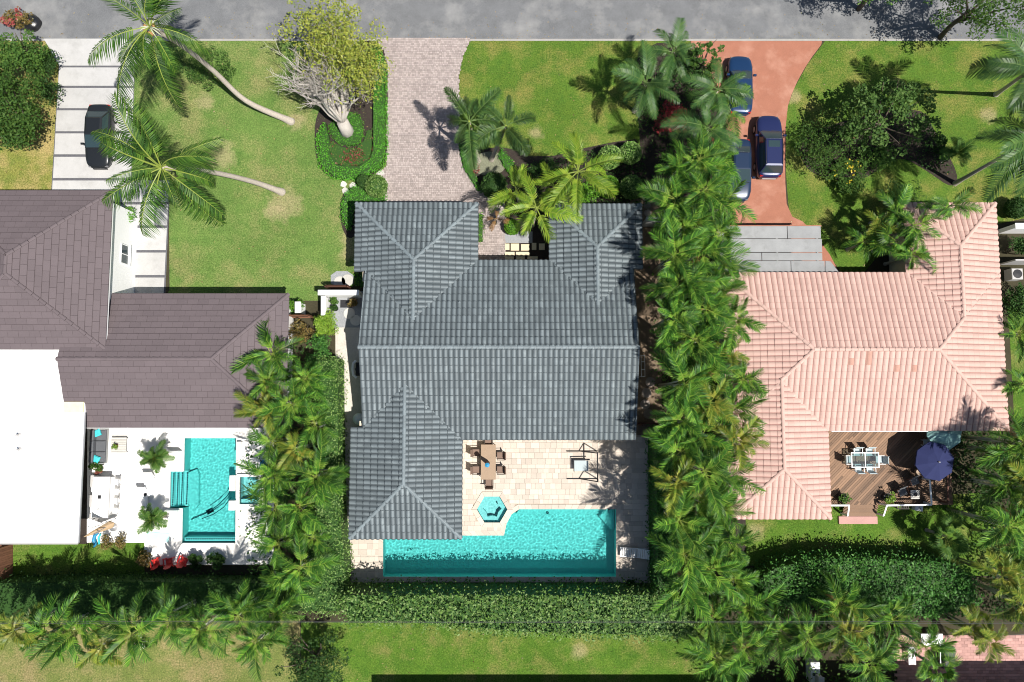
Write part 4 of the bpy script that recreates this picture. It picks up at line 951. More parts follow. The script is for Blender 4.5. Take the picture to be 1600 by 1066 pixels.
# ------------------------------------------------------------------ palms
def frond_mesh(name, L, n, ll, lw, arch, mats, vee=.35, stalk=.18, tip=.45, plume=False, droop=.35, curl=0.0, rw=.022):
    """a feather leaf along +x that rises then arches over; leaflets bend down towards their tips"""
    v = []; f = []; m = []
    def P(t):
        ang = arch * t ** 1.4; x = 0; z = 0; k = 14
        for i in range(k):
            a = -arch * ((i + .5) / k * t) ** 1.3 * 1.25; x += math.cos(a) * L * t / k; z += math.sin(a) * L * t / k
        return Vector((x, curl * L * t * t, z)), -arch * t ** 1.3 * 1.25
    seg = 9
    for i in range(seg + 1):
        p, a = P(i / seg); r = rw * (1.25 - i / seg)
        v += [p + Vector((0, r, 0)), p + Vector((0, 0, r * .8)), p + Vector((0, -r, 0)), p + Vector((0, 0, -r * .6))]
        if i:
            for k in range(4): f.append(((i - 1) * 4 + k, (i - 1) * 4 + (k + 1) % 4, i * 4 + (k + 1) % 4, i * 4 + k)); m.append(1)
    for i in range(n):
        t = stalk + (1 - stalk) * (i + .5) / n; p, a = P(t); u = (t - stalk) / (1 - stalk)
        lx = ll * (math.sin(math.pi * min(1, u * .82 + .16)) ** .6) * random.uniform(.88, 1.08)
        for sgn in (-1, 1):
            for q in ((-.9, .15, .9) if plume else (0,)):
                fw = .35 + tip * u + random.uniform(-.08, .08); el = vee + q + random.uniform(-.12, .12)
                d = Vector((math.sin(fw), sgn * math.cos(fw) * math.cos(el), math.cos(fw) * math.sin(el)))
                fwd = Vector((math.cos(a), 0, math.sin(a))); upn = Vector((-math.sin(a), 0, math.cos(a)))
                D = fwd * d.x + Vector((0, 1, 0)) * d.y + upn * d.z; D.normalize()
                wv = fwd * lw * .5; mid = p + D * lx * .5 + Vector((0, 0, -droop * lx * .08)); e = p + D * lx + Vector((0, 0, -droop * lx * random.uniform(.35, .7)))
                b = len(v); v += [p - wv * .7, p + wv * .7, mid + wv, mid - wv, e]
                f += [(b, b + 1, b + 2, b + 3), (b + 3, b + 2, b + 4)]; m += [0, 0]
    return raw_mesh(name, v, f, mats, m)
def fan_mesh(name, L, n, mats):
    v = []; f = []; m = []; st = L * .55; r = .02
    v += [Vector((0, r, 0)), Vector((0, -r, 0)), Vector((st, -r * .6, 0)), Vector((st, r * .6, 0))]; f.append((0, 1, 2, 3)); m.append(1)
    for i in range(n):
        a = -2.3 + 4.6 * i / (n - 1); l = L * .55 * (.75 + .25 * math.cos(a)) * random.uniform(.9, 1.06); d = Vector((math.cos(a), math.sin(a), .15)); s = Vector((-d.y, d.x, 0)) * .05
        p = Vector((st, 0, 0)); md = p + d * l * .6; b = len(v); v += [p, md + s + Vector((0, 0, .03)), p + d * l + Vector((0, 0, -l * .3)), md - s]; f.append((b, b + 1, b + 2, b + 3)); m.append(0)
    return raw_mesh(name, v, f, mats, m)
FR = {}
FR['areca'] = [frond_mesh('frond', 2.2 * k, 20, .66 * k, .085, ar, [MT['areca'], MT['rachis']], .75, .2, .45, droop=.6, curl=c) for k, ar, c in ((1, .9, .1), (.92, 1.2, -.16), (1.12, .75, .18), (.75, .5, -.05), (1.0, 1.4, -.2))]
FR['areca_gold'] = [frond_mesh('frond', 2.0 * k, 20, .6 * k, .085, ar, [MT['areca_gold'], MT['rachis']], .75, .2, .4, droop=.5, curl=c) for k, ar, c in ((1, .9, .06), (.9, 1.1, -.1))]
FR['dead'] = [frond_mesh('frond', 1.8, 18, .45, .05, 1.5, [MT['areca_dead'], MT['areca_dead']], .1, .2, .4, droop=1.1, curl=.12)]
FR['coco'] = [frond_mesh('frond', 4.5 * k, 36, .92 * k, .085, ar, [MT['coco'], MT['rachis']], -.15, .2, .5, droop=dr, curl=c, rw=.036) for k, ar, c, dr in ((1, .75, .1, 1.3), (.95, 1.0, -.14, 1.7), (1.05, .6, .16, 1.0), (.9, 1.3, -.08, 1.8))]
FR['foxtail'] = [frond_mesh('frond', 2.75 * k, 28, .64, .055, ar, [MT['foxtail'], MT['rachis_green']], .1, .22, .25, True, .3, c, .04) for k, ar, c in ((1, .9, .06), (.95, 1.2, -.08), (1.05, .75, .03))]
FR['lime'] = [frond_mesh('frond', 2.6 * k, 30, .68, .075, ar, [MT['foxtail_lime'], MT['rachis']], .7, .2, .45, False, .7, c, .03) for k, ar, c in ((1, .95, .06), (.95, 1.2, -.08), (1.05, .75, .03))]
FR['royal'] = [frond_mesh('frond', 3.3 * k, 32, .78, .085, ar, [MT['royal'], MT['rachis_green']], .25, .16, .4, False, .8, c, .035) for k, ar, c in ((1, .85, .06), (.95, 1.1, -.1), (1.05, .7, .1))]
FR['royal_bright'] = [frond_mesh('frond', 2.5 * k, 26, .66, .085, ar, [MT['areca'], MT['rachis_green']], .3, .16, .4, False, .8, c, .03) for k, ar, c in ((1, .85, .06), (.95, 1.1, -.1))]
FR['cycad'] = [frond_mesh('frond', 1.15 * k, 22, .36, .05, ar, [MT['mid_leaf'], MT['rachis']], .3, .12, .4, False, .3, c, .018) for k, ar, c in ((1, .8, .05), (.9, 1.1, -.08), (1.05, .55, .02))]
FR['fan'] = [fan_mesh('frond', 1.9 * k, 26, [MT['areca'], MT['rachis']]) for k in (1, .85)]
FR['fan_dark'] = [fan_mesh('frond', 1.7 * k, 26, [MT['mid_leaf'], MT['rachis']]) for k in (1, .85)]
def crown_fronds(t, at, kind, n, emin, emax, sc=1.0, a0=None, dead=0, gap=None):
    a0 = random.uniform(0, 6.28) if a0 is None else a0
    for i in range(n):
        u = (i + .5) / n; el = emax + (emin - emax) * u; az = a0 + i * 2.39996 + random.uniform(-.55, .55)
        me = random.choice(FR['dead'] if i >= n - dead else FR[kind])
        k = sc * random.uniform(.6, 1.15)
        W = Matrix.Translation(at) @ Matrix.Rotation(az, 4, 'Z') @ Matrix.Rotation(-R(el + random.uniform(-14, 14)), 4, 'Y') @ Matrix.Rotation(random.uniform(-.35, .35), 4, 'X') @ Matrix.Diagonal((k, k, k, 1))
        inst('frond', me, t, W)
def palm(label, px, py, h, kind, n, sc=1.0, base=None, r0=.16, r1=.10, emin=-25, emax=72, cat='palm', name='palm_tree', group=None, bend=0.0, bark='palm_bark', a0=None, dead=0, nuts=False, crownshaft=None, mid=()):
    """px, py: where the photo shows the crown; base: where it shows the foot of the trunk"""
    top = G3(px, py, h); b = G3(*base, 0) if base else Vector((top.x, top.y, 0))
    t = thing(name, label, cat, b, 0, group); tl = top - b; pts = []
    if mid:                                                    # trunk through the points the photo shows
        K = [Vector((0, 0, 0))] + [G3(*m_) - b for m_ in mid] + [tl]; K = [K[0] * 2 - K[1]] + K + [K[-1] * 2 - K[-2]]
        for s_ in range(1, len(K) - 2):
            for i in range(5):
                u = i / 5; p0, p1, p2, p3 = K[s_ - 1:s_ + 3]; pts.append(.5 * (2 * p1 + (p2 - p0) * u + (2 * p0 - 5 * p1 + 4 * p2 - p3) * u * u + (3 * p1 - p0 - 3 * p2 + p3) * u ** 3))
        pts.append(tl)
    else:
        for i in range(11):
            u = i / 10; q = Vector((tl.x * u ** (1 + bend), tl.y * u ** (1 + bend), h * u)); pts.append(q)
    mb = MB(); mb.tube([Vector((0, 0, -.1))] + pts, [r0 * 1.8, r0 * 1.5] + [(r0 + (r1 - r0) * i / (len(pts) - 1)) * (1 + .25 * max(0, 1 - 4 * i / len(pts))) for i in range(1, len(pts))], 10)
    mb.build('trunk', MT[bark], t, True)
    if crownshaft:
        mb = MB(); d = (pts[-1] - pts[-2]).normalized(); mb.tube([pts[-1] - d * crownshaft, pts[-1] - d * crownshaft * .4, pts[-1] + d * .1], [r1 * 1.15, r1 * 1.1, r1 * .6], 8); mb.build('crownshaft', MT['rachis'], t, True)
    if nuts:
        mb = MB()
        for i in range(9):
            a = random.uniform(0, 6.28); q = random.uniform(.15, .4); c = tl + Vector((q * math.cos(a), q * math.sin(a), random.uniform(-.35, .02)))
            mb.lathe(c, [(.03, -.16), (.1, -.08), (.125, .02), (.09, .11), (.02, .15)], 8)
        mb.build('coconuts', MT['husk'], t, True)
        mb = MB()
        for i in range(10):
            a = random.uniform(0, 6.28); e = Vector((math.cos(a), math.sin(a), random.uniform(-.4, .5))); mb.tube([tl, tl + e * .45, tl + e * .8 + Vector((0, 0, -.25))], [.05, .035, .01], 5)
        mb.build('flower_stalk', MT['rachis_pale'], t, True)
    crown_fronds(t, tl, kind, n, emin, emax, sc, a0, dead); return t
def areca(label, px, py, h, sc=1.0, kind='areca', group=None, dead=0, n=18):
    x, y = G(px, py, h); t = thing('areca_palm', label, 'palm', (x, y, 0), 0, group)
    mb = MB(); tops = []
    for i in range(3):
        a = random.uniform(0, 6.28) if i else 0; q = .32 * sc * (i > 0); tp = Vector((q * math.cos(a), q * math.sin(a), h - .45 * i * random.uniform(.4, 1)))
        mb.tube([Vector((tp.x * .4, tp.y * .4, -.05)), tp * .5, tp], [.07, .06, .05], 6); tops.append(tp)
    mb.build('stems', MT['rachis_pale'], t, True)
    k = [n - 2 * (n // 4), n // 4, n // 4]
    for i, tp in enumerate(tops): crown_fronds(t, tp, kind, k[i], -12 if i == 0 else 0, 66, sc, dead=dead if i == 0 else 0)
    return t
ORD = ['first', 'second', 'third', 'fourth', 'fifth', 'sixth', 'seventh', 'eighth', 'ninth', 'tenth', 'eleventh', 'twelfth', 'thirteenth', 'fourteenth', 'fifteenth']
def row(tmpl, pts, hs, group, gold=(), dead=(), sc=(.9, 1.15)):
    for i, (px, py) in enumerate(pts):
        areca(tmpl % ORD[i], px, py, random.uniform(*hs), random.uniform(*sc), 'areca_gold' if i in gold else 'areca', group, 1 + (i % 2) if i in dead else 0)
g = 'areca palms in the dense row between the grey and pink roofs'
row('bushy areca palm, %s from the road along the grey house side of the dense row', [(1060, 262), (1056, 312), (1066, 355), (1054, 398), (1060, 445), (1056, 495), (1066, 545), (1070, 600), (1062, 655), (1064, 705), (1056, 757), (1061, 812), (1068, 866), (1077, 915)], (5.8, 7.2), g, (10,), (4, 6, 13))
row('tall areca palm, %s from the road in the middle of the dense row', [(1092, 250), (1100, 297), (1088, 345), (1096, 392), (1082, 440), (1102, 482), (1085, 530), (1098, 578), (1110, 628), (1096, 682), (1100, 735), (1090, 790), (1105, 840), (1110, 890)], (5.2, 7), g, (8,), (3, 5, 7))
row('areca palm, %s from the road along the pink house side of the dense row', [(1116, 262), (1126, 318), (1122, 365), (1130, 412), (1128, 455), (1148, 498), (1140, 548), (1160, 592), (1145, 640), (1150, 690), (1135, 742), (1128, 795), (1150, 850), (1145, 905)], (4.2, 5.6), g, (6, 9), (5, 7, 8), (.85, 1.1))
g = 'areca palms in the row between brown house and white gravel path'
row('green areca palm, %s from the road on the brown roof side of its row', [(428, 552), (418, 596), (416, 642), (426, 690), (424, 742), (432, 792), (436, 850), (440, 905), (428, 960)], (3.0, 4.2), g, (2,), (3,))
row('green areca palm, %s from the road on the gravel path side of its row', [(478, 590), (455, 632), (492, 662), (462, 700), (495, 745), (468, 790), (490, 838), (470, 885)], (3.6, 5.0), g, (3,), (5,), (.85, 1.1))
g = 'bright areca palms along the dry back lawn'
row('sunlit areca palm, %s from the picture left in the row above the dry lawn', [(22, 985), (70, 992), (112, 985), (160, 1008), (205, 990), (262, 970), (312, 985), (372, 962), (400, 1000)], (5.4, 6.6), g, (0, 3), ())
g = 'areca palms at the back corner beyond the pink house'
row('sunlit areca palm, %s from the back lawn in the front row at the bottom edge', [(1120, 1030), (1165, 1012), (1215, 985), (1262, 1000), (1330, 990), (1362, 1035)], (4.4, 5.6), g, (4,), (1,))
row('areca palm, %s from the hedge corner in the second row behind the dark shrubs', [(1112, 968), (1165, 950), (1310, 945), (1395, 968)], (3.6, 4.6), g, (), (0, 2))
g = 'palms along the east boundary behind the wooden deck'
for i, (px, py, h, k, d, nm) in enumerate([(1582, 705, 5.4, 'areca', 0, 'beside the navy umbrella shade'), (1598, 690, 6.2, 'areca', 1, 'at the picture edge level with the teal umbrella'), (1572, 762, 4.8, 'areca', 0, 'just east of the deck railing'), (1606, 750, 5.6, 'areca_gold', 1, 'yellowish, level with the railing end'), (1576, 820, 6.2, 'areca', 1, 'beside the shaded rear lawn'), (1598, 850, 5, 'areca', 2, 'at the picture edge above the dry orange frond'), (1566, 900, 4.4, 'areca_gold', 2, 'with dry orange fronds near the leafy shrub bank'), (1600, 940, 5, 'areca_gold', 1, 'golden, above the brick patio corner')]):
    areca('areca palm, east boundary, ' + nm, px, py, h, 1.05, k, g, d)
areca('small areca palm at the east wall beside the pink roof, near the grey machine', 1590, 520, 3.2, .8, 'areca', g); areca('small areca palm beside the lower part of the pink roof, at picture edge', 1600, 600, 3.4, .85, 'areca', g)
for px, py, nm in ((1445, 1010, 'beside the white box'), (1515, 978, 'above the bright brick strip'), (1545, 1000, 'overhanging the bright brick strip')):
    palm('yellow-green palm ' + nm + ' on the brick patio', px, py, 3.4, 'areca_gold' if px > 1500 else 'areca', 13, .95, None, .09, .07, -10, 70, group='palms round the brick patio')
palm('fan-leaved palm with a wide glossy leaf beside the black table', 1462, 1042, 3.0, 'fan', 8, 1.1, None, .1, .08, 10, 65)
# the two leaning coconut palms
palm('tall leaning coconut palm whose crown overhangs the street', 234, 42, 10.5, 'coco', 17, 1.0, (455, 190), .2, .14, -38, 70, name='coconut_palm', bark='palm_bark', nuts=True, a0=.5, mid=[(385, 158, 1.6), (335, 112, 4.2), (285, 72, 7.6)])
palm('tall leaning coconut palm whose crown hangs over the black car', 252, 262, 9.6, 'coco', 18, 1.05, (440, 300), .2, .14, -30, 66, name='coconut_palm', nuts=False, a0=1.9, mid=[(395, 284, 2.2), (330, 269, 5.6)])
# front garden palms
palm('dark green bottlebrush palm overhanging the paver driveway', 733, 190, 6.0, 'foxtail', 12, 1.05, (747, 252), .14, .11, -15, 50, name='foxtail_palm', crownshaft=.8)
palm('dark green bottlebrush palm on the front lawn side of its pair', 790, 197, 5.6, 'foxtail', 12, 1.0, (768, 250), .14, .11, -15, 55, name='foxtail_palm', crownshaft=.8)
palm('lime green palm overhanging the north-east wing of the grey roof', 903, 268, 5.8, 'lime', 12, 1.12, (895, 305), .13, .1, -22, 50, name='foxtail_palm', crownshaft=.7)
palm('lime green palm between the entry walk and the grey roof', 838, 325, 5.4, 'lime', 13, 1.05, (832, 352), .13, .1, -20, 55, name='foxtail_palm', crownshaft=.7)
palm('smaller lime green palm leaning over the front walk', 806, 300, 4.2, 'lime', 7, .85, (815, 330), .1, .08, -15, 55, name='foxtail_palm')
palm('slim lime green palm between its two taller neighbours by the front lawn', 866, 292, 4.4, 'lime', 9, .85, (862, 312), .1, .08, -15, 55, name='foxtail_palm')
palm('small dried palm with drooping russet fronds on the front walk', 775, 342, 1.6, 'dead', 7, .6, None, .06, .05, -10, 30, name='foxtail_palm')
palm('broad dark palm at the roadside corner of the red driveway', 1052, 82, 5.0, 'royal', 13, .72, None, .14, .1, -15, 60, name='royal_palm')
palm('full dark palm shading the edge of the front lawn', 1010, 130, 4.6, 'royal', 17, .74, None, .14, .1, -10, 60, name='royal_palm')
palm('arching palm overhanging the northern blue car', 1122, 140, 5.6, 'royal', 14, .8, None, .15, .1, -22, 55, name='royal_palm')
palm('arching palm above the red-leaved shrub', 1106, 200, 5.4, 'royal', 14, .85, None, .15, .1, -22, 55, name='royal_palm')
palm('arching palm beside the tail of the northern blue car', 1140, 172, 4.4, 'royal_bright', 10, .85, None, .13, .1, -15, 55, name='royal_palm')
palm('palm beside the southern blue car at the red driveway', 1126, 240, 4.8, 'areca', 12, .95, None, .12, .09, -15, 60, name='royal_palm')
# east front garden
palm('tall leaning royal palm whose crown is cut by the picture edge, nearer the road', 1612, 108, 9.2, 'royal', 17, 1.12, (1556, 148), .14, .1, -35, 60, name='royal_palm', crownshaft=1.0)
palm('tall royal palm with grey trunk rising over the corner lawn', 1618, 215, 9.0, 'royal', 18, 1.15, (1492, 287), .14, .1, -35, 60, name='royal_palm', crownshaft=1.0)
palm('dwarf date palm in the mulch bed of the corner lawn', 1496, 238, 1.8, 'cycad', 20, 1.15, None, .12, .1, -5, 75, name='dwarf_palm')
palm('slender palm leaning over the north wing of the pink roof', 1484, 322, 4.6, 'royal_bright', 10, .75, (1440, 345), .1, .08, -15, 55, name='slender_palm')
g = 'palms crowding the north side of the pink roof'
for px, py, h, k, n, s, nm in ((1400, 330, 3.4, 'royal_bright', 10, .8, 'behind the round dark shrub'), (1428, 352, 3.8, 'areca', 12, .9, 'touching the north wing of the pink roof'), (1402, 378, 3.2, 'fan', 9, 1.0, 'with fan leaves above the pink eave'), (1352, 378, 2.6, 'areca', 12, .85, 'beside the carport corner'), (1425, 398, 3.4, 'areca', 12, .85, 'hanging over the pink roof valley'), (1375, 352, 3.0, 'areca_gold', 9, .8, 'yellowish, facing the red driveway')):
    palm('palm north of the pink roof, ' + nm, px, py, h, k, n, s, None, .1, .08, -10, 65, group=g)
palm('low dark fan palm in the shade of the rear lawn', 1478, 838, 2.2, 'fan_dark', 10, 1.0, None, .1, .09, 0, 60); 
for i, (px, py) in enumerate([(1332, 782), (0, 0)][:1]): pass
# round cycads on the white pool deck
palm('round potted palm on the white deck nearer the brown roof', 242, 716, 1.7, 'cycad', 26, 1.0, None, .14, .12, -10, 82, name='round_palm', group='round palms on the white deck')
palm('round potted palm on the white deck nearer the red chairs', 238, 812, 1.7, 'cycad', 26, .98, None, .14, .12, -10, 82, name='round_palm', group='round palms on the white deck')
# ------------------------------------------------------------------ the pale ficus with bare limbs
def ficus(px, py):
    b = G3(px, py, 0); t = thing('ficus_tree', 'large half bare tree with pale limbs and yellow-green crown by the road', 'tree', b)
    mb = MB(); tw = MB(); tips = []; random.seed(21)
    mb.tube([(0, 0, -.1), (-.05, .15, .5), (-.1, .35, 1.2)], [.62, .46, .42], 10)
    def grow_(p, d, r, L, lv):
        pts = [p]; q = Vector(p); dd = Vector(d)
        for i in range(4):
            dd = (dd + Vector((random.uniform(-.22, .22), random.uniform(-.22, .22), random.uniform(-.1, .2)))).normalized(); q = q + dd * L / 4; pts.append(Vector(q))
        (mb if lv < 2 else tw).tube(pts, [r * (1 - .45 * i / 4) for i in range(5)], 7 if lv < 2 else 4)
        if lv >= 4: tips.append(q); return
        for k in range(3 if lv < 3 else 2):
            s = pts[random.choice((2, 3, 4))] if k else pts[4]
            nd = (dd + Vector((random.uniform(-.8, .8), random.uniform(-.8, .8), random.uniform(-.25, .6)))).normalized(); grow_(s, nd, r * random.uniform(.42, .6), L * random.uniform(.55, .8), lv + 1)
        if lv >= 2: tips.append(q)
    for k in range(22):
        a = R(50 + 110 * k / 21); q = random.uniform(.5, 1.1)
        grow_(Vector((-.1, .35, random.uniform(.5, 1.2))), Vector((math.cos(a) * q, math.sin(a) * q * 1.05, random.uniform(.4, 1.0))).normalized(), random.uniform(.12, .2), random.uniform(2.0, 2.9), 0)
    mb.build('trunk', MT['bark_grey'], t, True); tw.build('twigs', MT['bark_grey'], t)
    pts = []
    for q in tips:
        s = q.x * .63 + (q.y - 3.3) * .77 + random.uniform(-.9, .9)       # the south-west side is bare
        if s > 0 and q.z > 1.4: pts += [np.array(q) + RNG.normal(size=3) * .32 for _ in range(16)]
    P = np.array(pts)
    e1 = np.array(G(405, 52, 4.5)) - np.array(b[:2]); e2 = np.array(G(556, 192, 4.5)) - np.array(b[:2]); nn = np.array([-(e2 - e1)[1], (e2 - e1)[0]]); nn /= np.linalg.norm(nn); cc = np.array(G(512, 82, 5.0)) - np.array(b[:2])
    c = cloud_points(6200, (cc[0], cc[1], 5.0), (4.1, 4.7, 2.8), 170, .12); keep = ((c[:, :2] - e1) @ nn + RNG.normal(size=len(c)) * .6) > .75
    P = np.concatenate([P, c[keep]])
    inst('crown', np_quads('crown', leaf_quads(P, .17, .6, .55), MT['ficus']), t); return t
ficus(543, 207)
# ------------------------------------------------------------------ shrubs and trees
bush('broad_tree', 'rounded dark green tree at the left picture edge above the dry lawn', 'tree', 12, 168, 3.1, 3.5, .4, 4.8, 'mid_leaf', 8200, .2, 46, .3, trunk=.16)
bush('broad_tree', 'smaller green tree behind the rounded one at the left picture edge', 'tree', 34, 86, 2.3, 2.0, .3, 3.4, 'mid_leaf', 3400, .19, 30, .3, trunk=.1)
bush('shrub', 'dark sparse shrub between the left tree and the slab driveway', 'shrub', 76, 125, .9, 2.6, .1, 1.8, 'dark_leaf', 2400, .15, 22, .36)
bush('shrub', 'small yellow-red shrub at the road corner beside the black bag', 'shrub', 28, 30, 1.3, .9, .1, 1.3, 'russet', 700, .16, 12, .4, extra=('red_flower', 300, .16))
bush('shrub', 'leafy dark shrub behind the trunk of the street coconut palm', 'shrub', 328, 108, 2.3, 1.9, .1, 1.5, 'mid_leaf', 2200, .13, 26, .32)
bush('shrub', 'low dark shrub under the street palm by the slab driveway', 'shrub', 268, 98, 1.2, 1.5, .1, 1.2, 'dark_leaf', 800, .14, 14, .36)
bush('red_shrub', 'deep red-leaved shrub in the bed beside the red driveway', 'shrub', 1042, 185, 1.7, 1.5, .2, 2.0, 'croton', 1500, .2, 26, .3)
bush('red_shrub', 'small red-leaved shrub among palms near the southern blue car', 'shrub', 1108, 222, .7, .8, .2, 1.8, 'croton', 380, .18, 9, .4)
bush('plumeria', 'sparse open tree with leaf rosettes beside the red driveway mouth', 'tree', 1105, 88, 1.4, 1.5, .8, 3.2, 'mid_leaf', 420, .3, 34, .14, trunk=.08)
bush('shrub', 'low dark undergrowth shrub beneath the palms beside the front lawn', 'shrub', 1015, 165, 1.3, 1.6, .1, 1.0, 'dark_leaf', 1200, .14, 18, .36)
bush('shrub', 'dark undergrowth shrub beneath the palms near the red driveway', 'shrub', 1075, 120, 2.2, 2.0, .1, 1.6, 'dark_leaf', 2000, .15, 26, .34)
g = 'clipped round shrubs by the front walk'
for px, py, r, zc, m, nm in ((953, 246, .85, .95, 'mid_leaf', 'paler round clipped shrub touching the lime palm'), (985, 239, .80, .95, 'hedge', 'round clipped shrub nearest the front lawn'), (987, 293, .86, 1.0, 'hedge', 'round clipped shrub above the grey roof corner'), (950, 292, .8, .9, 'bright_leaf', 'bright clipped shrub between lime palm and grey roof'), (772, 290, .95, .9, 'dark_leaf', 'dark round shrub beside the pebble bed'), (800, 355, .55, .6, 'bright_leaf', 'small bright round shrub beside the grey entry gravel'), (588, 291, .8, .8, 'mid_leaf', 'russet-green clipped shrub at the garage corner bed'), (568, 283, .45, .75, 'dark_leaf', 'narrow dark upright shrub beside the garage corner bed'), (1588, 325, .75, .8, 'dark_leaf', 'lone dark round shrub on the east lawn')):
    clipped_ball(nm, px, py, r, zc, 'hedge' if m == 'mid_leaf' else m, 1900, g if py < 360 and px < 1010 and px > 760 else None)
bush('shrub', 'bright shrub against the entry wing of the grey roof', 'shrub', 920, 300, 1.2, .9, .1, 1.6, 'bright_leaf', 900, .14, 14, .4)
bush('shrub', 'dark shrub beneath the lime palms beside the front lawn', 'shrub', 848, 268, 1.5, 1.0, .1, .9, 'dark_leaf', 1100, .13, 14, .4)
bush('broad_tree', 'wide dark leafy tree in the middle of the corner lawn bed', 'tree', 1388, 185, 3.9, 3.2, .8, 5.4, 'open_leaf', 4300, .24, 75, .15, trunk=.14)
bush('shrub', 'dense dark shrub in shade beside the navy car', 'shrub', 1287, 226, 2.5, 2.2, .1, 2.8, 'mid_leaf', 3000, .15, 28, .3)
bush('flowering_shrub', 'mid-green shrub with a few yellow flowers on the corner lawn', 'shrub', 1322, 275, 1.6, 1.6, .1, 1.6, 'mid_leaf', 3200, .15, 24, .32, extra=('yellow_flower', 45, .16))
bush('shrub', 'leafy green shrub between the yellow-flowered one and the dark tree', 'shrub', 1370, 245, 1.4, 1.2, .1, 1.4, 'mid_leaf', 1300, .16, 18, .34)
bush('round_shrub', 'round dark dome shrub north of the pink roof', 'shrub', 1412, 308, 2.2, 1.4, .1, 1.8, 'dark_leaf', 2600, .1, 40, .24)
bush('shrub', 'spiky dark shrub in the shadow of the tall royal palm trunk', 'shrub', 1462, 232, .8, 1.2, .1, 1.2, 'dark_leaf', 700, .18, 12, .36)
bush('street_tree', 'wide leafy street tree over the road at the picture top', 'tree', 1540, 0, 4.2, 2.6, 2.6, 7.4, 'mid_leaf', 6500, .17, 90, .17, trunk=.2)
bush('street_tree', 'street tree at the picture top whose shade falls across the road', 'tree', 1395, -45, 4.2, 2.0, 2.6, 6.8, 'mid_leaf', 5200, .17, 70, .18, trunk=.2)
bush('lime_shrub', 'dense lime green shrub at the end of the white garden wall', 'shrub', 510, 508, .95, 1.15, .1, 2.0, 'lime_bush', 2600, .11, 34, .28)
bush('shrub', 'green shrub at the corner of the brown tiled roof', 'shrub', 459, 476, .65, .8, .1, 1.4, 'bright_leaf', 800, .15, 12, .4)
bush('shrub', 'straggly pale shrub behind the brown wooden fence', 'shrub', 472, 518, 1.1, 1.0, .1, 1.5, 'russet', 700, .16, 16, .34)
bush('shrub', 'dark leafy shrub beside the white gravel path, nearest the lime shrub', 'shrub', 500, 552, 1.1, 1.7, .1, 2.2, 'clusia', 1900, .14, 26, .3)
bush('small_tree', 'round dark green tree at the foot of the back lawn', 'tree', 485, 1035, 2.6, 2.6, .6, 4.4, 'dark_leaf', 4200, .16, 60, .2, trunk=.12)
# planted pots and small plants by the white pool deck
bush('shrub', 'round russet shrub at the deck corner, nearer the white roof', 'shrub', 166, 846, .55, .6, .05, 1.0, 'russet', 600, .1, 14, .4, group='russet shrubs at the deck corner')
bush('shrub', 'round russet shrub at the deck corner, nearer the pool', 'shrub', 188, 845, .6, .5, .05, 1.0, 'russet', 600, .1, 14, .4, group='russet shrubs at the deck corner')
bush('shrub', 'red and green shrub at the end of the outdoor sofa', 'shrub', 151, 731, .55, .5, .05, .9, 'mid_leaf', 500, .13, 12, .4, extra=('red_flower', 160, .13))
for px, py, nm in ((228, 872, 'nearest the lawn'), (305, 876, 'beside the red chairs'), (338, 876, 'below the narrow pool')):
    bush('shrub', 'spiky shrub at the shaded edge of the white deck, ' + nm, 'shrub', px, py, .7, .6, .05, 1.1, 'russet' if px < 240 else 'dark_leaf', 420, .2, 10, .4, group='shrubs at the shaded deck edge')
# ------------------------------------------------------------------ hedges and ground cover
hedge('long_hedge', 'long thick clipped hedge between the pool patio and the back lawn', 'hedge', [(528, 930), (1035, 930), (1100, 945), (1085, 1000), (960, 996), (800, 992), (640, 975), (540, 975)], 3.9, 'hedge', 105, .2, .36, 22, up=.6)
hedge('path_hedge', 'dense leafy hedge along the white gravel path', 'hedge', [(497, 560), (527, 560), (528, 700), (531, 800), (540, 900), (530, 960), (440, 960), (470, 900), (492, 800), (497, 700)], 2.5, 'hedge', 110, .14, .25, 40)
hedge('patio_hedge', 'tall dark hedge along the east side of the pool patio', 'hedge', [(1026, 672), (1048, 672), (1058, 930), (1029, 930)], 3.6, 'clusia', 130, .14, .2, 60)
hedge('deck_hedge', 'shaded dark hedge behind the white deck and small lawn', 'hedge', [(-30, 912), (120, 908), (440, 912), (440, 962), (200, 968), (-30, 968)], 2.6, 'dark_leaf', 70, .17, .35, 30)
hedge('shrub_bank', 'big glossy shrub bank across the rear of the pink house lawn', 'hedge', smooth_poly([(1185, 895), (1290, 868), (1400, 876), (1500, 878), (1536, 915), (1520, 960), (1440, 968), (1340, 945), (1260, 950), (1190, 945)], 1), 2.7, 'clusia', 120, .2, .4, 30)
hedge('ground_cover', 'clipped bright green border around the island bed', 'hedge', [(588, 66), (603, 100), (605, 240), (596, 264), (560, 280), (520, 279), (498, 260), (493, 215), (505, 190), (512, 220), (512, 240), (525, 262), (560, 264), (580, 250), (585, 235), (585, 110), (578, 80)], .42, 'ground_leaf', 210, .10, .02, 110, up=1.4)
hedge('ground_cover', 'bright green ground cover at the foot of the pale limbed tree', 'hedge', smooth_poly([(512, 190), (560, 170), (570, 205), (562, 228), (535, 228), (515, 212)], 1), .28, 'ground_leaf', 200, .10, .03, 60, up=1.4)
hedge('flower_bed', 'dark leafy flower bed with dull red flowers inside the island border', 'flower bed', smooth_poly([(512, 215), (535, 232), (565, 230), (580, 190), (584, 235), (572, 258), (530, 262), (514, 245)], 1), .3, 'mid_leaf', 130, .11, .08, 30, mats2=('red_flower', 16, .11))
hedge('ground_cover', 'crescent of bright green ground cover at the garage corner', 'hedge', smooth_poly([(556, 285), (602, 296), (604, 316), (552, 318), (548, 362), (538, 352), (531, 334), (535, 305)], 1), .4, 'ground_leaf', 210, .10, .02, 80, up=1.4)
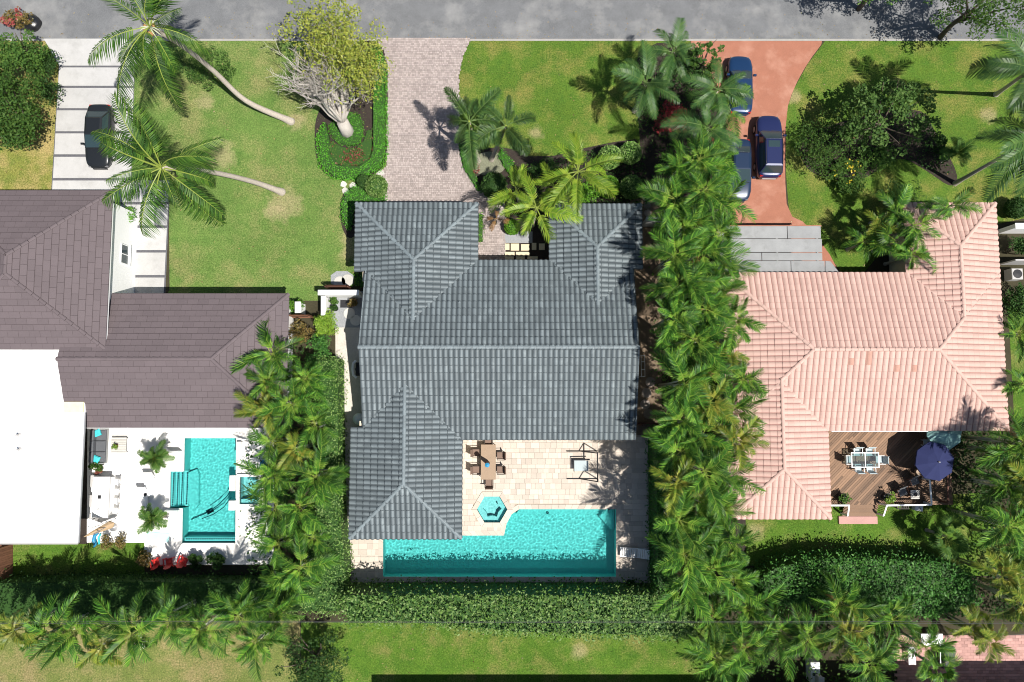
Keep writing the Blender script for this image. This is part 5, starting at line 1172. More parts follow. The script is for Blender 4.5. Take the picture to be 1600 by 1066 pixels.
hedge('ground_cover', 'curved green border between paver driveway and pebble bed', 'hedge', [(717, 226), (726, 226), (734, 258), (754, 298), (748, 300), (724, 260)], .38, 'ground_leaf', 220, .09, .02, 90)
hedge('ground_cover', 'green border between pebble bed and front lawn', 'hedge', [(784, 232), (800, 250), (812, 275), (802, 282), (790, 262), (778, 242)], .35, 'ground_leaf', 220, .1, .04, 60)
hedge('flower_bed', 'little red flowers in the pebble bed', 'flower bed', smooth_poly([(735, 258), (750, 258), (752, 270), (738, 272)], 1), .2, 'red_flower', 120, .12, .03, 20)
hedge('ground_cover', 'narrow green planting along the garage wall by the front walk', 'hedge', [(748, 332), (754, 332), (754, 378), (748, 378)], .5, 'bright_leaf', 160, .12, .08, 40)
hedge('ground_cover', 'green tuft of ground cover at the foot of the garage wing', 'hedge', [(553, 428), (568, 428), (568, 448), (556, 446)], .35, 'ground_leaf', 200, .1, .04, 40)
tag(hedge('undergrowth', 'dark low undergrowth beneath the dense palm row', 'undergrowth', [(1035, 240), (1150, 240), (1150, 430), (1160, 700), (1130, 960), (1045, 960), (1032, 500)], 1.3, 'mid_leaf', 34, .22, .6, 10, body=False), kind='stuff')
tag(hedge('undergrowth', 'dark low undergrowth beneath the palms beside the brown house', 'undergrowth', [(440, 530), (498, 560), (496, 700), (440, 960), (392, 960), (385, 700)], 1.2, 'dark_leaf', 26, .22, .6, 10, body=False), kind='stuff')
tag(hedge('undergrowth', 'dark undergrowth at the bottom right corner beneath the palms', 'undergrowth', [(1100, 950), (1400, 950), (1400, 1066), (1100, 1066)], 1.3, 'mid_leaf', 26, .22, .6, 6, body=False), kind='stuff')
tag(hedge('undergrowth', 'undergrowth along the east boundary, thickened with dark leaves to stand for tree shade', 'undergrowth', [(1492, 668), (1640, 660), (1640, 985), (1545, 960), (1540, 830), (1496, 790)], 1.4, 'dark_leaf', 75, .22, .6, 8, body=False), kind='stuff')  # extra dense dark leaves imitate the tree shadow over this side yard
bush('shrub', 'clipped green box plant against the white wall of the brown house', 'shrub', 203, 337, .5, .7, .05, 1.5, 'bright_leaf', 900, .1, 14, .4)

P = []
for nm, (pl, m_) in LAWNS.items():
    xs = [q[0] for q in pl]; ys = [q[1] for q in pl]; k = int((max(xs) - min(xs)) * (max(ys) - min(ys)) * .55); C = np.stack([RNG.uniform(min(xs), max(xs), k), RNG.uniform(min(ys), max(ys), k), np.full(k, .05)], 1); P.append(C[[inside(c, pl) for c in C]])
k = 420; C = np.stack([RNG.uniform(-38, 38, k), ry0 + RNG.exponential(.7, k), np.full(k, .03)], 1); P.append(C)
MT['litter'] = leaf('fallen_leaf', [(.20, .12, .05), (.30, .22, .09), (.10, .07, .03), (.26, .25, .08)], .1)
tag(inst('fallen_leaves', np_quads('fallen_leaves', leaf_quads(np.concatenate(P), .13, 2.5, .5), MT['litter'])), 'scattered fallen leaves on the lawns and along the road edge', 'leaves', kind='stuff')

tag(hedge('undergrowth', 'dark low undergrowth beneath the entry palms by the grey roof', 'undergrowth', [(800, 262), (870, 250), (935, 235), (1005, 225), (1012, 325), (905, 318), (860, 345), (800, 335)], .8, 'dark_leaf', 60, .17, .35, 10, body=False), kind='stuff')
tag(hedge('undergrowth', 'dark low undergrowth between front lawn and red driveway', 'undergrowth', [(990, 100), (1060, 70), (1130, 110), (1135, 235), (1030, 235), (1000, 205)], .9, 'dark_leaf', 45, .18, .4, 10, body=False), kind='stuff')
tag(hedge('undergrowth', 'dark undergrowth on the corner lawn bed', 'undergrowth', smooth_poly([(1245, 215), (1330, 190), (1450, 170), (1495, 272), (1450, 262), (1400, 238), (1345, 282), (1262, 262)], 1), .7, 'dark_leaf', 45, .17, .3, 10, body=False), kind='stuff')

hedge('flower_bed', 'dull red flower patch in the middle of the island bed', 'flower bed', smooth_poly([(538, 234), (566, 232), (572, 244), (560, 258), (538, 256)], 1), .42, 'mid_leaf', 60, .11, .06, 10, mats2=('red_flower', 70, .12), body=False)
bush('shrub', 'dark shrub added to stand for black shade between white wall and grey machine', 'shrub', 1592, 388, 1.2, .9, .1, 2.2, 'dark_leaf', 1200, .16, 18, .34)  # added shrub, its dark leaves stand in for black shade by the wall
bush('shrub', 'dark leafy shrub added to stand for black shade below the grey machine', 'shrub', 1598, 468, 1.5, 1.6, .1, 2.4, 'dark_leaf', 2200, .16, 26, .32)  # added shrub, darkens pale soil that should lie in black shade
# ------------------------------------------------------------------ vehicles
def car(label, px, py, face, paint, L=4.7, Wd=1.84, suv=False, sunroof=False, tw=0.0):
    """face = +1: bonnet towards the road (+y)"""
    x, y = G(px, py, .9); t = thing('parked_car', label, 'car', (x, y, .05), (0 if face > 0 else math.pi) + tw, 'parked cars')
    hb = .98 if suv else .88; hr = 1.68 if suv else 1.43; h = L / 2
    st = [(-h, .46, .42, hb - .2), (-h + .06, .68, .34, hb - .08), (-h + .2, .83, .30, hb - .01), (-h + .5, .91, .25, hb + .02), (-h * .55, .955, .22, hb + .03), (0, .965, .2, hb), (h * .45, .955, .22, hb - .03), (h - .75, .925, .24, hb - .09), (h - .36, .86, .28, hb - .17), (h - .15, .73, .33, hb - .25), (h - .04, .56, .36, hb - .31), (h, .38, .42, hb - .36)]
    v = []; f = []; q = Wd / 1.93
    for yy, wx, z0, z1 in st:
        wx *= q
        for sx, z in ((-.94, z0), (-1, z0 + (z1 - z0) * .35), (-.985, z0 + (z1 - z0) * .8), (-.9, z1 - .015), (-.5, z1 + .025), (0, z1 + .035), (.5, z1 + .025), (.9, z1 - .015), (.985, z0 + (z1 - z0) * .8), (1, z0 + (z1 - z0) * .35), (.94, z0)): v.append((sx * wx, yy, z))
    n = 11
    for i in range(len(st) - 1):
        for k in range(n - 1): f.append((i * n + k, i * n + k + 1, (i + 1) * n + k + 1, (i + 1) * n + k)[::-1])
        f.append((i * n + n - 1, i * n, (i + 1) * n, (i + 1) * n + n - 1)[::-1])
    f += [tuple(range(n)), tuple((len(st) - 1) * n + k for k in range(n))[::-1]]
    bm = bmesh.new(); vv = [bm.verts.new(p) for p in v]
    for q_ in f:
        try: bm.faces.new([vv[i] for i in q_])
        except ValueError: pass
    bmesh.ops.recalc_face_normals(bm, faces=bm.faces); bmesh.ops.subdivide_edges(bm, edges=bm.edges, cuts=1, use_grid_fill=True, smooth=.35)
    me = bpy.data.meshes.new('body'); bm.to_mesh(me); bm.free(); me.materials.append(MT[paint]); me.polygons.foreach_set('use_smooth', [True] * len(me.polygons)); inst('body', me, t)
    wb = .84 * q; wt = .64 * q
    yb0, yb1 = (-h + .28, h * .44) if suv else (-h + .62, h * .42); yr0, yr1 = (-h + .62, h * .10) if suv else (-h + 1.25, h * .06)
    zb = hb + .035; c = [(-wb, yb0, zb), (wb, yb0, zb), (wb, yb1, zb), (-wb, yb1, zb)]; tp = [(-wt, yr0, hr - .03), (wt, yr0, hr - .03), (wt, yr1, hr - .03), (-wt, yr1, hr - .03)]
    names = ('rear_window', 'side_window', 'windshield', 'side_window')
    for i, nm in enumerate(names):
        j = (i + 1) % 4; b = MB(); ins = lambda a, b_, k: Vector(a).lerp(Vector(b_), k)
        A, B, C, D = Vector(c[i]), Vector(c[j]), Vector(tp[j]), Vector(tp[i]); ce = (A + B + C + D) / 4
        nrm = (B - A).cross(D - A).normalized(); pts = [p + (ce - p) * .08 for p in (A, B, C, D)]
        b.add([p + nrm * .012 for p in pts] + [p - nrm * .05 for p in pts], [(0, 1, 2, 3), (4, 5, 1, 0), (5, 6, 2, 1), (6, 7, 3, 2), (7, 4, 0, 3)]); b.build(nm, MT['glass'], t)
    mb = MB(); mb.add(c + tp, [(0, 1, 5, 4), (1, 2, 6, 5), (2, 3, 7, 6), (3, 0, 4, 7)])
    rr = [(-wt, yr0, hr - .03), (wt, yr0, hr - .03), (wt, yr1, hr - .03), (-wt, yr1, hr - .03)]; ri = [(p[0] * .8, (p[1] - (yr0 + yr1) / 2) * .88 + (yr0 + yr1) / 2, hr + .02) for p in rr]
    mb.add(rr + ri, [(4, 5, 6, 7), (0, 1, 5, 4), (1, 2, 6, 5), (2, 3, 7, 6), (3, 0, 4, 7)]); mb.build('roof', MT[paint], t)
    if sunroof: b = MB(); b.bbox(-.42, yr1 - .62, hr + .018, .42, yr1 - .14, hr + .032, .01); b.build('sunroof', MT['glass'], t)
    if suv:
        for s in (-1, 1): b = MB(); b.tube([(s * wt * .95, yr0 + .1, hr + .01), (s * wt * .95, yr0 + .3, hr + .06), (s * wt * .95, yr1 - .2, hr + .06), (s * wt * .95, yr1, hr + .01)], .02, 6); b.build('roof_rail', MT['black'], t)
    for s in (-1, 1):
        b = MB(); b.bbox(s * .98 * q - .11 + s * .06, yb1 - .38, hb - .02, s * .98 * q + .11 + s * .06, yb1 - .24, hb + .14, .03); b.build('mirror', MT[paint], t)
        b = MB(); b.bbox(s * .56 * q - .16, h - .26, hb - .42, s * .56 * q + .16, h - .075, hb - .27, .03); b.build('headlight', MT['lamp_glass'], t)
        b = MB(); b.bbox(s * .64 * q - .12, -h + .06, hb - .3, s * .64 * q + .12, -h + .2, hb - .06, .02); b.build('tail_light', MT['tail_glass'], t)
        for yy in (-h * .6, h * .6):
            W = Matrix.Translation((s * .86 * q, yy, .31)) @ Matrix.Rotation(R(90), 4, 'Y')
            b = MB(); b.lathe((0, 0, 0), [(.2, -.12), (.33, -.1), (.34, 0), (.33, .1), (.2, .12)], 18); b.v = [tuple(W @ Vector(p)) for p in b.v]; wh = b.build('wheel', MT['rubber'], t, True)
            b = MB(); b.lathe((0, 0, 0), [(.21, -.125), (.21, .125)], 12); b.v = [tuple(W @ Vector(p)) for p in b.v]; b.build('rim', MT['metal'], wh)
    b = MB(); b.cbox((0, h - .01, hb - .58), (1.0, .06, .14)); b.build('grille', MT['black'], t)
    b = MB(); b.bbox(-.5, -h - .03, .42, .5, -h + .1, .58, .03); b.build('rear_bumper', MT['fascia'] if suv else MT[paint], t)
    for s in (-1, 1): b = MB(); b.tube([(s * .35 - .3, yb1 + .06, zb + .0), (s * .35 + .28, yb1 + .0, zb + .035)], .012, 4); b.build('wiper', MT['black'], t)
    return t
car('black sedan parked on the slab driveway under the coconut palm', 152, 211, -1, 'car_black', 4.75, 1.86)
car('bright blue car partly under palms at the red driveway mouth', 1158, 131, 1, 'car_blue', 4.5, 1.82, tw=-.03)
car('navy car with sunroof standing alone on the red driveway', 1203, 228, 1, 'car_navy', 4.7, 1.9, True, True, tw=-.015)
car('dark blue car half hidden by palms near the carport', 1156, 264, -1, 'car_dark', 4.6, 1.8, tw=-.03)
# ------------------------------------------------------------------ walls, fences, gates
def wall_thing(label, a, b, h, th, mat='white_wall', name='garden_wall', cat='wall', cap=True):
    p, q = Vector(G(*a)), Vector(G(*b)); c = (p + q) / 2; L = (q - p).length; ang = math.atan2((q - p).y, (q - p).x); t = thing(name, label, cat, (c.x, c.y, 0), ang)
    mb = MB(); mb.box(-L / 2, -th / 2, -.1, L / 2, th / 2, h); mb.build('wall', MT[mat], t)
    if cap: mb = MB(); mb.bbox(-L / 2 - .03, -th / 2 - .05, h, L / 2 + .03, th / 2 + .05, h + .07, .015); mb.build('coping', MT[mat], t)
    return t
wall_thing('white rendered garden wall between lawn and grey gravel', (508, 463), (569, 463), 1.75, .28)
wall_thing('short white wall running back beside the lime shrub', (514, 468), (514, 496), 1.5, .22)
wall_thing('white block beside the green shrub at the brown roof corner', (474, 476), (474, 492), 1.3, .3)
wall_thing('white wall at the east end of the pink house', (1560, 362), (1680, 362), 1.7, .3)
wall_thing('thin pale rail wall beside the pink roof', (1562, 413), (1680, 413), 1.6, .1, 'fascia', cap=False)
wall_thing('grey gate post wall beside the palms at the grey roof corner', (1003, 352), (1033, 352), 1.7, .25, 'fascia')
wall_thing('low grey wall panel at the picture bottom beneath palms', (1268, 1045), (1268, 1100), 1.5, .3, 'fascia')
def slat_fence(label, a, b, h, mat='fence_wood', n=None, horizontal=False, name='wooden_fence', cat='fence'):
    p, q = Vector(G(*a)), Vector(G(*b)); c = (p + q) / 2; L = (q - p).length; ang = math.atan2((q - p).y, (q - p).x); t = thing(name, label, cat, (c.x, c.y, 0), ang)
    n = n or int(L / .15); b0 = MB(); wd = L / n; b0.bbox(-wd * .46, -.012, .06, wd * .46, .012, h, .01); me = b0.mesh('plank', MT[mat])
    for i in range(n): inst('plank', me, t, Matrix.Translation((-L / 2 + wd * (i + .5), .03 + random.uniform(-.004, .004), 0)))
    for z in (.3, h - .3): m = MB(); m.box(-L / 2, -.04, z - .05, L / 2, .012, z + .05); m.build('rail', MT[mat], t)
    k = max(2, int(L / 2.2) + 1)
    for i in range(k): m = MB(); x = -L / 2 + L * i / (k - 1); m.box(x - .05, -.12, -.1, x + .05, -.042, h + .08); m.build('post', MT[mat], t)
    return t
slat_fence('brown wooden fence between the brown house and lime shrub', (449, 497), (494, 497), 1.7)
slat_fence('brown wooden fence at the left edge below the white roof', (20, 850), (20, 905), 1.8)
gt_ = slat_fence('dark wooden gate in front of the white garden wall', (518, 452), (552, 452), 1.7, 'dark_wood', name='garden_gate', cat='gate')
slat_fence('dark side gate between grey roof and patio hedge', (996, 661), (1024, 661), 1.75, 'dark_wood', name='garden_gate', cat='gate')
# brown wooden platform at the left edge
p = G(-30, 910); q = G(20, 850); t = thing('wooden_platform', 'red-brown plank platform at the left edge below the white roof', 'platform', ((p[0] + q[0]) / 2, (p[1] + q[1]) / 2, 0)); w_ = q[0] - p[0]; d_ = q[1] - p[1]
for i in range(8):
    b = MB(); b.bbox(-w_ / 2, -d_ / 2 + d_ * i / 8 + .01, 0, w_ / 2, -d_ / 2 + d_ * (i + 1) / 8 - .01, .25, .01); b.build('plank', MT['fence_wood'], t)
# utility cables over the back gardens
t = thing('utility_cable', 'thin utility cables crossing above the long hedge', 'cable', (0, 0, 0)); mb = MB()
for dy in (0, .5):
    yb = G(800, 973, 6.5)[1] + dy * .5; mb.tube([(-60 + 120 * i / 24, yb, 6.5 + dy + ((i - 12) / 12) ** 2 * .7) for i in range(25)], .010, 4)
mb.build('cable', MT['cable'], t)
for xx in (-60, 60):
    m = MB(); m.tube([(xx, yb - .1, 0), (xx, yb - .1, 8)], [.15, .11], 8); m.box(xx - .05, yb - .9, 7.1, xx + .05, yb + .7, 7.2); m.build('pole', MT['bark_dark'], t)
# ------------------------------------------------------------------ small outdoor things
def bag():
    x, y = G(54, 39); t = thing('rubbish_bag', 'shiny black rubbish bag at the road edge', 'bag', (x, y, 0)); mb = MB(); n = 18; prof = [(.45, 0), (.60, .12), (.63, .3), (.5, .5), (.26, .62), (.08, .66), (.13, .76)]
    mb.lathe((0, 0, 0), prof, n); mb.v = [(v[0] * (1 + .13 * mnoise.noise(Vector(v) * 4)), v[1] * (1 + .13 * mnoise.noise(Vector(v) * 4 + Vector((5, 1, 2)))), v[2] * (1 + .1 * mnoise.noise(Vector(v) * 5))) for v in mb.v]
    mb.build('sack', MT['bag'], t, True); m = MB(); m.lathe((0, 0, .64), [(.1, 0), (.12, .03), (.1, .06)], 10); m.build('tie', MT['red_plastic'], t)
bag()
def chair(label, x, y, z, ang, seat='tan_sling', frame='bronze', group=None, arms=True, cushion=False, w=.5):
    t = thing('garden_chair', label, 'chair', (x, y, z), ang, group)          # faces +y
    m = MB(); m.bbox(-w / 2, -.24, .38, w / 2, .26, .44 if not cushion else .5, .02); m.build('seat', MT[seat], t)
    W = Matrix.Translation((0, -.25, .44)) @ Matrix.Rotation(R(14), 4, 'X'); m = MB(); m.bbox(-w / 2, -.03, 0, w / 2, .03, .5, .015, W); m.build('backrest', MT[seat], t)
    for sx in (-1, 1):
        for yy in (-.22, .24): m = MB(); m.tube([(sx * w / 2, yy, 0), (sx * w / 2, yy * .96, .4)], .022, 6); m.build('leg', MT[frame], t)
        m = MB(); m.tube([(sx * (w / 2 + .005), -.25, .43), (sx * (w / 2 + .005), -.38, .97)], .02, 6); m.build('back_post', MT[frame], t)
        if arms: m = MB(); m.tube([(sx * (w / 2 + .03), .25, .4), (sx * (w / 2 + .04), .24, .63), (sx * (w / 2 + .04), -.3, .66)], .025, 6); m.build('armrest', MT[frame], t)
    return t
def table(name, label, x, y, z, w, d, h, top='tan_top', frame='bronze', cat='table', slats=0, rz=0, glass=False):
    t = thing(name, label, cat, (x, y, z), rz)
    if slats:
        for i in range(slats): m = MB(); m.bbox(-w / 2, -d / 2 + d * i / slats + .006, h - .03, w / 2, -d / 2 + d * (i + 1) / slats - .006, h, .006); m.build('slat', MT[top], t)
    else: m = MB(); m.bbox(-w / 2, -d / 2, h - .04, w / 2, d / 2, h, .012); m.build('tabletop', MT[top], t)
    for sx in (-1, 1):
        for sy in (-1, 1): m = MB(); m.tube([(sx * (w / 2 - .07), sy * (d / 2 - .07), 0), (sx * (w / 2 - .07), sy * (d / 2 - .07), h - .04)], .03, 6); m.build('leg', MT[frame], t)
    m = MB(); m.box(-w / 2 + .06, -d / 2 + .06, h - .1, w / 2 - .06, d / 2 - .06, h - .042); m.build('apron', MT[frame], t); return t
# dining set on the travertine patio
tx, ty = G(763, 722, .75); zt = .05
table('dining_table', 'long tan topped patio table with a folded umbrella standing in it', tx, ty, zt, 1.05, 2.45, .74)
g = 'tan chairs round the patio table'
for dx, dy, a, nm in ((-.86, .62, -90, 'west side nearer the house'), (-.86, -.58, -90, 'west side nearer the hot tub'), (.86, .42, 90, 'east side nearer the house'), (.86, -.58, 90, 'east side nearer the hot tub'), (0, 1.45, 180, 'at the table end under the grey eave'), (.05, -1.5, 0, 'at the table end facing the hot tub')):
    chair('tan patio chair, ' + nm, tx + dx, ty + dy, zt, R(a), group=g)
t = thing('umbrella_pole', 'closed thin umbrella pole with blue cap standing through the tan table', 'umbrella', (tx - .02, ty - .05, zt))
m = MB(); m.tube([(0, 0, 0), (0, 0, 2.35)], .028, 8); m.build('pole', MT['bronze'], t); m = MB(); m.lathe((0, 0, .95), [(.05, 0), (.15, .06), (.14, .5), (.09, 1.2), (.04, 1.38)], 12); m.build('folded_canopy', MT['tan_sling'], t); m = MB(); m.lathe((0, 0, 0), [(.28, 0), (.28, .05), (.06, .1)], 14); m.build('base', MT['bronze'], t)
m = MB(); m.lathe((0, 0, 2.35), [(.17, 0), (.15, .06), (.03, .12)], 12); m.build('cap', MT['blue_plastic'], t)
# swing bench frame
sx_, sy_ = G(914, 727, .6); t = thing('swing_bench', 'black framed garden swing with pale seat on the patio', 'swing', (sx_, sy_, .05))
for s, yy in ((0, .95), (1, -1.0)):
    m = MB(); m.tube([(-1.25 + 1.0 * 0 - .0, yy, .03), (.95, yy, .03)], .045, 6); m.build('foot', MT['black'], t)
    m = MB(); m.tube([(-.35, yy, .05), (.72, yy, 1.75)], .04, 6); m.build('leg', MT['black'], t); m = MB(); m.tube([(.9, yy, .05), (.75, yy, 1.75)], .04, 6); m.build('leg', MT['black'], t)
m = MB(); m.tube([(.74, .98, 1.76), (.74, -1.03, 1.76)], .05, 8); m.build('crossbar', MT['black'], t)
m = MB(); m.bbox(-.75, -.42, .40, .25, .32, .45, .01); m.build('seat', MT['pale_sling'], t); m = MB(); m.tube([(-.78, .4, .5), (-.78, -.45, .5)], .03, 6); m.tube([(-.78, .4, .5), (.35, .4, .55)], .045, 6); m.build('seat_frame', MT['black'], t)
for yy in (.36, -.44): m = MB(); m.tube([(.2, yy, .5), (.72, yy, 1.7)], .012, 4); m.build('hanger', MT['metal'], t)
# lounger at the pool
lx, ly = G(992, 864, .35); t = thing('sun_lounger', 'white slatted sun lounger at the shaded corner of the pool', 'sun lounger', (lx, ly, .05), R(-3))
m = MB(); m.box(-1.0, -.33, .24, .9, -.28, .31); m.box(-1.0, .28, .24, .9, .33, .31); m.box(-1.04, -.33, .24, -1.0, .33, .31); m.build('frame', MT['white_paint'], t)
for i in range(9): m = MB(); m.bbox(-.98 + i * .125, -.275, .29, -.98 + i * .125 + .10, .275, .32, .006); m.build('slat', MT['white_paint'], t)
W = Matrix.Translation((.16, 0, .31)) @ Matrix.Rotation(R(-28), 4, 'Y'); bk = MB(); bk.box(0, -.32, -.01, .92, -.28, .04, W); bk.box(0, .28, -.01, .92, .32, .04, W); fr_ = bk.build('backrest', MT['white_paint'], t)
for i in range(7): m = MB(); m.bbox(.02 + i * .128, -.275, 0, .02 + i * .128 + .105, .275, .03, .006, W); m.build('slat', MT['white_paint'], fr_)
for a in (-.85, .7):
    for b in (-.3, .3): m = MB(); m.box(a - .03, b - .025, 0, a + .03, b + .025, .24); m.build('leg', MT['white_paint'], t)
def pot(label, px, py, r, h, mat='terracotta', plant=None, z=.03, group=None):
    x, y = G(px, py, h); t = thing('plant_pot', label, 'plant pot', (x, y, z), 0, group); m = MB(); m.lathe((0, 0, 0), [(r * .65, 0), (r * .9, h * .6), (r, h), (r * .82, h), (r * .8, h * .85)], 14); m.build('pot', MT[mat], t)
    if plant: P = cloud_points(260, (0, 0, h + r * .7), (r * 1.5, r * 1.5, r * .9), 12, .4); inst('plant', np_quads('plant', leaf_quads(P, .13), MT[plant]), t)
    return t
pot('dark pot in the shaded corner of the patio, nearer the lounger', 984, 912, .28, .45, 'black', 'dark_leaf', .05, 'dark pots in the patio corner'); pot('dark pot in the shaded corner of the patio, nearer the hedge', 1003, 917, .26, .45, 'black', 'dark_leaf', .05, 'dark pots in the patio corner')
pot('pot with mottled plant against the white wall on grey gravel', 521, 471, .25, .4, 'black', 'mid_leaf'); pot('second dark pot below the mottled plant on grey gravel', 524, 482, .22, .35, 'black', 'dark_leaf')
pot('reddish pot with green plant near the dark door mat', 552, 473, .3, .4, 'terracotta', 'russet')
x, y = G(541, 475); m = MB(); m.bbox(-.42, -.28, .03, .42, .28, .06, .01); o = m.build('door_mat', MT['black']); o.location = (x, y, 0); tag(o, 'dark rectangular mat on the grey gravel', 'mat')
# side yard: dish, machine
x, y = G(556, 577, .9); t = thing('pool_pump', 'white curved pipe on a dark pump beside the grey roof', 'pump', (x, y, .02)); m = MB(); m.bbox(-.1, -.45, 0, .5, .5, .55, .05); m.lathe((.15, 0, .55), [(.22, 0), (.22, .25), (.1, .3)], 14); m.build('housing', MT['black'], t); m = MB(); m.tube([(-.02, .62, .8), (-.2, .4, .88), (-.24, 0, .9), (-.18, -.42, .86), (.05, -.6, .8)], .09, 8); m.build('pipe', MT['white_paint'], t)
x, y = G(559, 655, 1.0); t = thing('water_tank', 'white domed tank at the corner of the rear wing', 'tank', (x, y, .02)); m = MB(); m.lathe((0, 0, 0), [(.4, 0), (.42, .7), (.36, .9), (.2, 1.02), (.03, 1.06)], 18); m.build('tank', MT['white_paint'], t, True); m = MB(); m.tube([(.35, .1, .3), (.8, .1, .3)], .04, 6); m.build('pipe', MT['fascia'], t)
x, y = G(1590, 428, .8); t = thing('air_conditioner', 'grey air conditioner unit behind the pink roof edge', 'air conditioner', (x, y, 0)); m = MB(); m.bbox(-.4, -.4, 0, .4, .4, .8, .03); m.build('casing', MT['fascia'], t); m = MB(); m.lathe((0, 0, .8), [(.32, 0), (.32, .03), (.05, .05)], 16); m.build('fan_grille', MT['black'], t)
x, y = G(1004, 572, .5); t = thing('garden_rack', 'thin white metal rack leaning by the grey roof edge', 'rack', (x, y, .02))
for yy in (-.75, -.25, .3, .75): m = MB(); m.tube([(-.12, yy, .6), (.14, yy, .6)], .02, 5); m.build('bar', MT['white_paint'], t)
for xx in (-.12, .14): m = MB(); m.tube([(xx, -.8, .6), (xx, .8, .6)], .02, 5); m.tube([(xx, -.75, 0), (xx, -.75, .6)], .02, 5); m.tube([(xx, .75, 0), (xx, .75, .6)], .02, 5); m.build('frame', MT['white_paint'], t)
# ------------------------------------------------------------------ white pool deck of the brown house
x, y = G(153, 697, .45); t = thing('outdoor_sofa', 'grey outdoor sofa against the white wing', 'sofa', (x, y, .03)); m = MB(); m.bbox(-.5, -1.22, 0, .5, 1.22, .24, .03); m.build('base', MT['grey_sheet'], t)
for i in range(3): m = MB(); m.bbox(-.18, -1.15 + i * .77, .242, .5, -1.15 + i * .77 + .75, .42, .05); m.build('seat_cushion', MT['grey_cushion'], t)
for i in range(3): m = MB(); m.bbox(-.46, -1.15 + i * .77, .242, -.19, -1.15 + i * .77 + .75, .72, .05); m.build('back_cushion', MT['grey_cushion'], t)
for s in (-1, 1): m = MB(); m.bbox(-.5, s * 1.2 - .05, .242, .5, s * 1.2 + .03, .55, .03); m.build('armrest', MT['grey_sheet'], t)
for dy, a, nm in ((.93, 20, 'nearer the brown roof'), (-.93, -20, 'nearer the red-green shrub')):
    m = MB(); m.bbox(-.27, -.24, 0, .27, .24, .14, .06); o = m.build('cushion', MT['aqua_fabric']); o.location = (x - .05, y + dy, .455); o.rotation_euler = (0, R(-12), R(a)); tag(o, 'aqua cushion on the grey outdoor sofa, end ' + nm, 'cushion', 'aqua cushions')
x, y = G(185, 696, .4); table('coffee_table', 'square grey slatted coffee table before the grey sofa', x, y, .03, 1.12, 1.12, .38, 'stone', 'grey_sheet', slats=9)
t = thing('potted_plant', 'small yellow-green plant standing on the grey coffee table', 'plant', (x - .08, y - .02, .412)); m = MB(); m.lathe((0, 0, 0), [(.09, 0), (.13, .15), (.1, .15)], 12); m.build('pot', MT['terracotta'], t); P = cloud_points(220, (0, 0, .3), (.26, .26, .18), 10, .4); inst('leaves', np_quads('leaves', leaf_quads(P, .09), MT['lime_bush']), t)
x, y = G(158, 777, .95); t = thing('outdoor_bar', 'white outdoor bar counter with four stools on the white deck', 'bar', (x, y, .03)); m = MB(); m.box(-.52, -1.32, 0, .40, 1.32, .9); m.build('base', MT['white_wall'], t); m = MB(); m.bbox(-.62, -1.42, .9, .55, 1.42, .97, .02); m.build('countertop', MT['white_paint'], t); m = MB(); m.bbox(-.2, -.1, .97, .02, .14, 1.0, .01); m.build('hob', MT['black'], t); m = MB(); m.tube([(-.1, -.8, .97), (-.1, -.8, 1.2), (.05, -.8, 1.2)], .02, 6); m.build('tap', MT['metal'], t)
for i in range(4):
    s = thing('bar_stool', 'white bar stool at the outdoor bar, %s from the brown roof' % ORD[i], 'stool', (x + .9, y + 1.02 - i * .66, .03), 0, 'white stools at the outdoor bar'); m = MB(); m.bbox(-.19, -.2, .68, .19, .2, .73, .02); m.build('seat', MT['white_paint'], s)
    m = MB(); m.tube([(.2, -.2, .72), (.26, -.2, 1.0), (.26, .2, 1.0), (.2, .2, .72)], .025, 6); m.build('backrest', MT['white_paint'], s)
    for a in (-.17, .17):
        for b in (-.18, .18): m = MB(); m.tube([(a * 1.2, b * 1.2, 0), (a, b, .68)], .018, 5); m.build('leg', MT['metal'], s)
for i, py in enumerate((752, 783, 812)):
    px = 144; xx, yy = G(px, py, .5); m = MB(); m.bbox(-.2, -.42, .0, .2, .42, .5, .02); o = m.build('storage_box', MT['fascia']); o.location = (xx, yy, .03); tag(o, 'pale box behind the outdoor bar, %s from the sofa' % ORD[i], 'box', 'pale boxes behind the bar')
